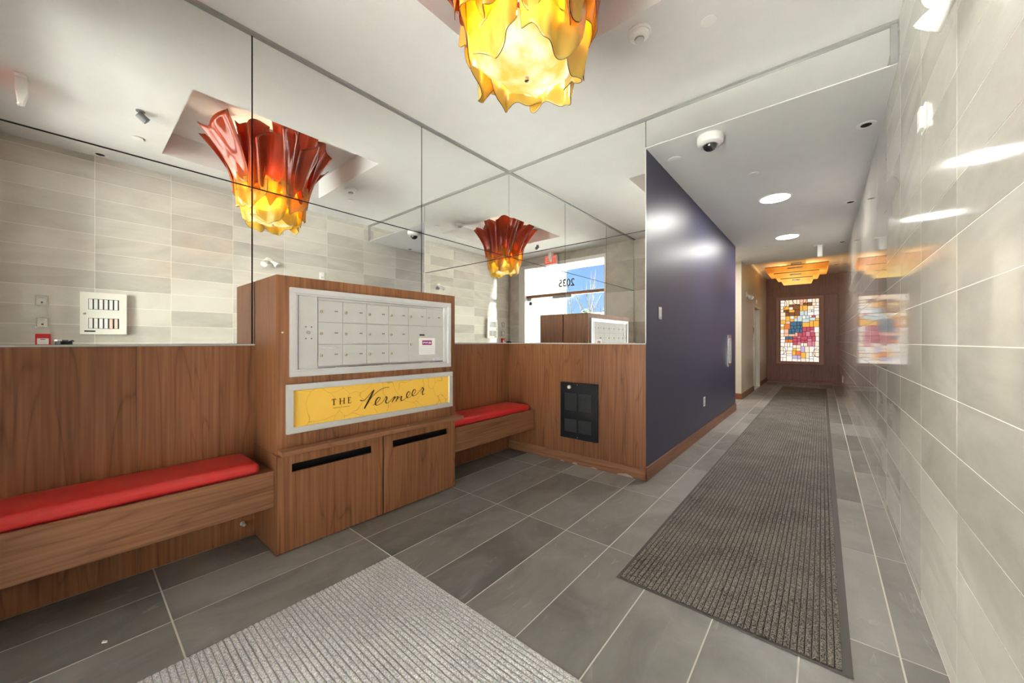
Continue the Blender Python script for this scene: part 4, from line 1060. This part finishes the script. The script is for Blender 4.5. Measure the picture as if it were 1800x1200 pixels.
link('keylock', MB().lathe([(.011, 0), (.011, -.008), (.007, -.010)], xw, .092, 1.545, 16, 'x'), 'alu_dark', an)
nm = MB().box(xw - .001, xw, .090, .168, 1.352, 1.368, 0)
link('maker_plate', nm, 'ink2', an)

def key_plate(y, z, label):
    t = thing('key_switch', label, 'switch', (XR, y, z - .05), 'steel framed key switches')
    link('frame', MB().frame('x', XR - .022, XR - .0005, y - .043, y + .043, z - .055, z + .055, .012), 'steel', t, bevel=.003)
    link('face', MB().box(XR - .012, XR - .0005, y - .031, y + .031, z - .043, z + .043), 'offwhite', t)
    link('key_barrel', MB().lathe([(.008, 0), (.008, -.006)], XR - .012, y + .003, z - .018, 14, 'x'), 'ink2', t)
    link('label_bar', MB().box(XR - .013, XR - .012, y - .018, y + .018, z + .024, z + .032).box(XR - .013, XR - .012, y - .014, y + .014, z - .038, z - .033), 'lightgrey', t)
key_plate(-.190, 1.660, 'steel framed key switch, upper one above the red alarm')
key_plate(-.187, 1.440, 'steel framed key switch directly above the red fire alarm')
t = thing('fire_alarm', 'red pull station with white handle on the stone wall', 'fire alarm', (XR, -.18, 1.2))
link('box', MB().box(XR - .045, XR - .0005, -.228, -.132, 1.205, 1.328), 'alarm_red', t, bevel=.004)
link('pull_handle', MB().box(XR - .056, XR - .045, -.216, -.144, 1.222, 1.281), 'white', t, bevel=.003)
link('mark', MB().box(XR - .0566, XR - .056, -.195, -.165, 1.268, 1.274), 'ink2', t)

t = thing('power_outlet', 'small white outlet low on the stone wall by the landing', 'outlet', (XR, 11.3, .33))
link('plate', MB().box(XR - .008, XR - .0005, 11.25, 11.35, .32, .46), 'white', t, bevel=.002)
link('socket', MB().box(XR - .010, XR - .008, 11.275, 11.325, .345, .375).box(XR - .010, XR - .008, 11.275, 11.325, .405, .435), 'lightgrey', t)

# ------------------------------------------------------------------ things on the navy wall
t = thing('light_switch', 'white light switch on the navy wall near the mirror corner', 'switch', (XB, 3.68, 1.465))
link('plate', MB().box(XB + .0005, XB + .008, 3.642, 3.718, 1.465, 1.585), 'white', t, bevel=.002)
link('rocker', MB().box(XB + .008, XB + .013, 3.664, 3.696, 1.492, 1.558), 'offwhite', t, bevel=.002)
t = thing('power_outlet', 'white outlet low on the navy wall', 'outlet', (XB, 5.44, .38))
link('plate', MB().box(XB + .0005, XB + .008, 5.400, 5.480, .385, .510), 'white', t, bevel=.002)
link('socket', MB().box(XB + .008, XB + .010, 5.422, 5.458, .405, .435).box(XB + .008, XB + .010, 5.422, 5.458, .460, .490), 'lightgrey', t)
t = thing('wall_plate', 'tall steel wall plate with narrow dark slot at navy wall end', 'plate', (XB, 7.13, .83))
link('plate', MB().frame('x', XB + .0005, XB + .020, 7.00, 7.27, .830, 1.362, .075), 'steel', t, bevel=.004)
link('slot', MB().box(XB + .0005, XB + .010, 7.07, 7.20, .90, 1.29), 'grey', t)
link('rim', MB().frame('x', XB + .019, XB + .026, 7.06, 7.21, .89, 1.30, .012), 'alu', t, bevel=.002)

# ------------------------------------------------------------------ the camera on its tripod, seen in the mirrors
fd = Vector((-.6425, .7663, 0)); rt = Vector((.7663, .6425, 0))
pc = thing('photo_camera', 'dark camera on a tripod reflected low in the mirrors', 'camera', (0, 0, 0))
WL[pc.name] = (0, 0, 0)
def obox(c, hw_, hd_, hh_):
    v_ = []
    for sz in (-1, 1):
        for (a, b) in ((-1, -1), (1, -1), (1, 1), (-1, 1)): v_.append(c + rt * (a * hw_) + fd * (b * hd_) + Vector((0, 0, sz * hh_)))
    return MB().add(v_, [(3, 2, 1, 0), (4, 5, 6, 7), (0, 1, 5, 4), (1, 2, 6, 5), (2, 3, 7, 6), (3, 0, 4, 7)])
cc = fd * -.058 + Vector((0, 0, H - .036))
link('body', obox(cc, .060, .026, .040), 'black', pc, bevel=.008)
link('viewfinder', obox(cc + Vector((0, 0, .044)), .020, .022, .008), 'grey', pc, bevel=.004)
link('lens', MB().tube([cc + fd * .020, cc + fd * .040 + Vector((0, 0, -.002))], [.030, .032], 24), 'black', pc, smooth=True)
link('remote', obox(cc - rt * .055 + Vector((0, 0, .046)), .022, .014, .007), 'alu', pc, bevel=.003)
link('strap', MB().tube([cc + rt * .055 + Vector((0, 0, .035)), cc + rt * .085 + Vector((0, 0, .046)), cc + rt * .120 - fd * .02 + Vector((0, 0, .038))], .006, 8), 'black', pc)
hdp = cc + Vector((0, 0, -.09))
link('tripod_head', MB().lathe([(.022, -.135), (.024, -.09), (.03, -.06), (.035, -.043)], cc.x, cc.y, cc.z, 18).tube([(cc.x, cc.y, 1.12), (cc.x, cc.y, .80)], .014, 10), 'black', pc)
for k in range(3):
    a = math.atan2(-fd.y, -fd.x) + 2 * PI * k / 3
    link('leg', MB().tube([(cc.x, cc.y, 1.07), (cc.x + .20 * math.cos(a), cc.y + .20 * math.sin(a), .5), (cc.x + .36 * math.cos(a), cc.y + .36 * math.sin(a), .003)], [.015, .012, .010], 10), 'black', pc)
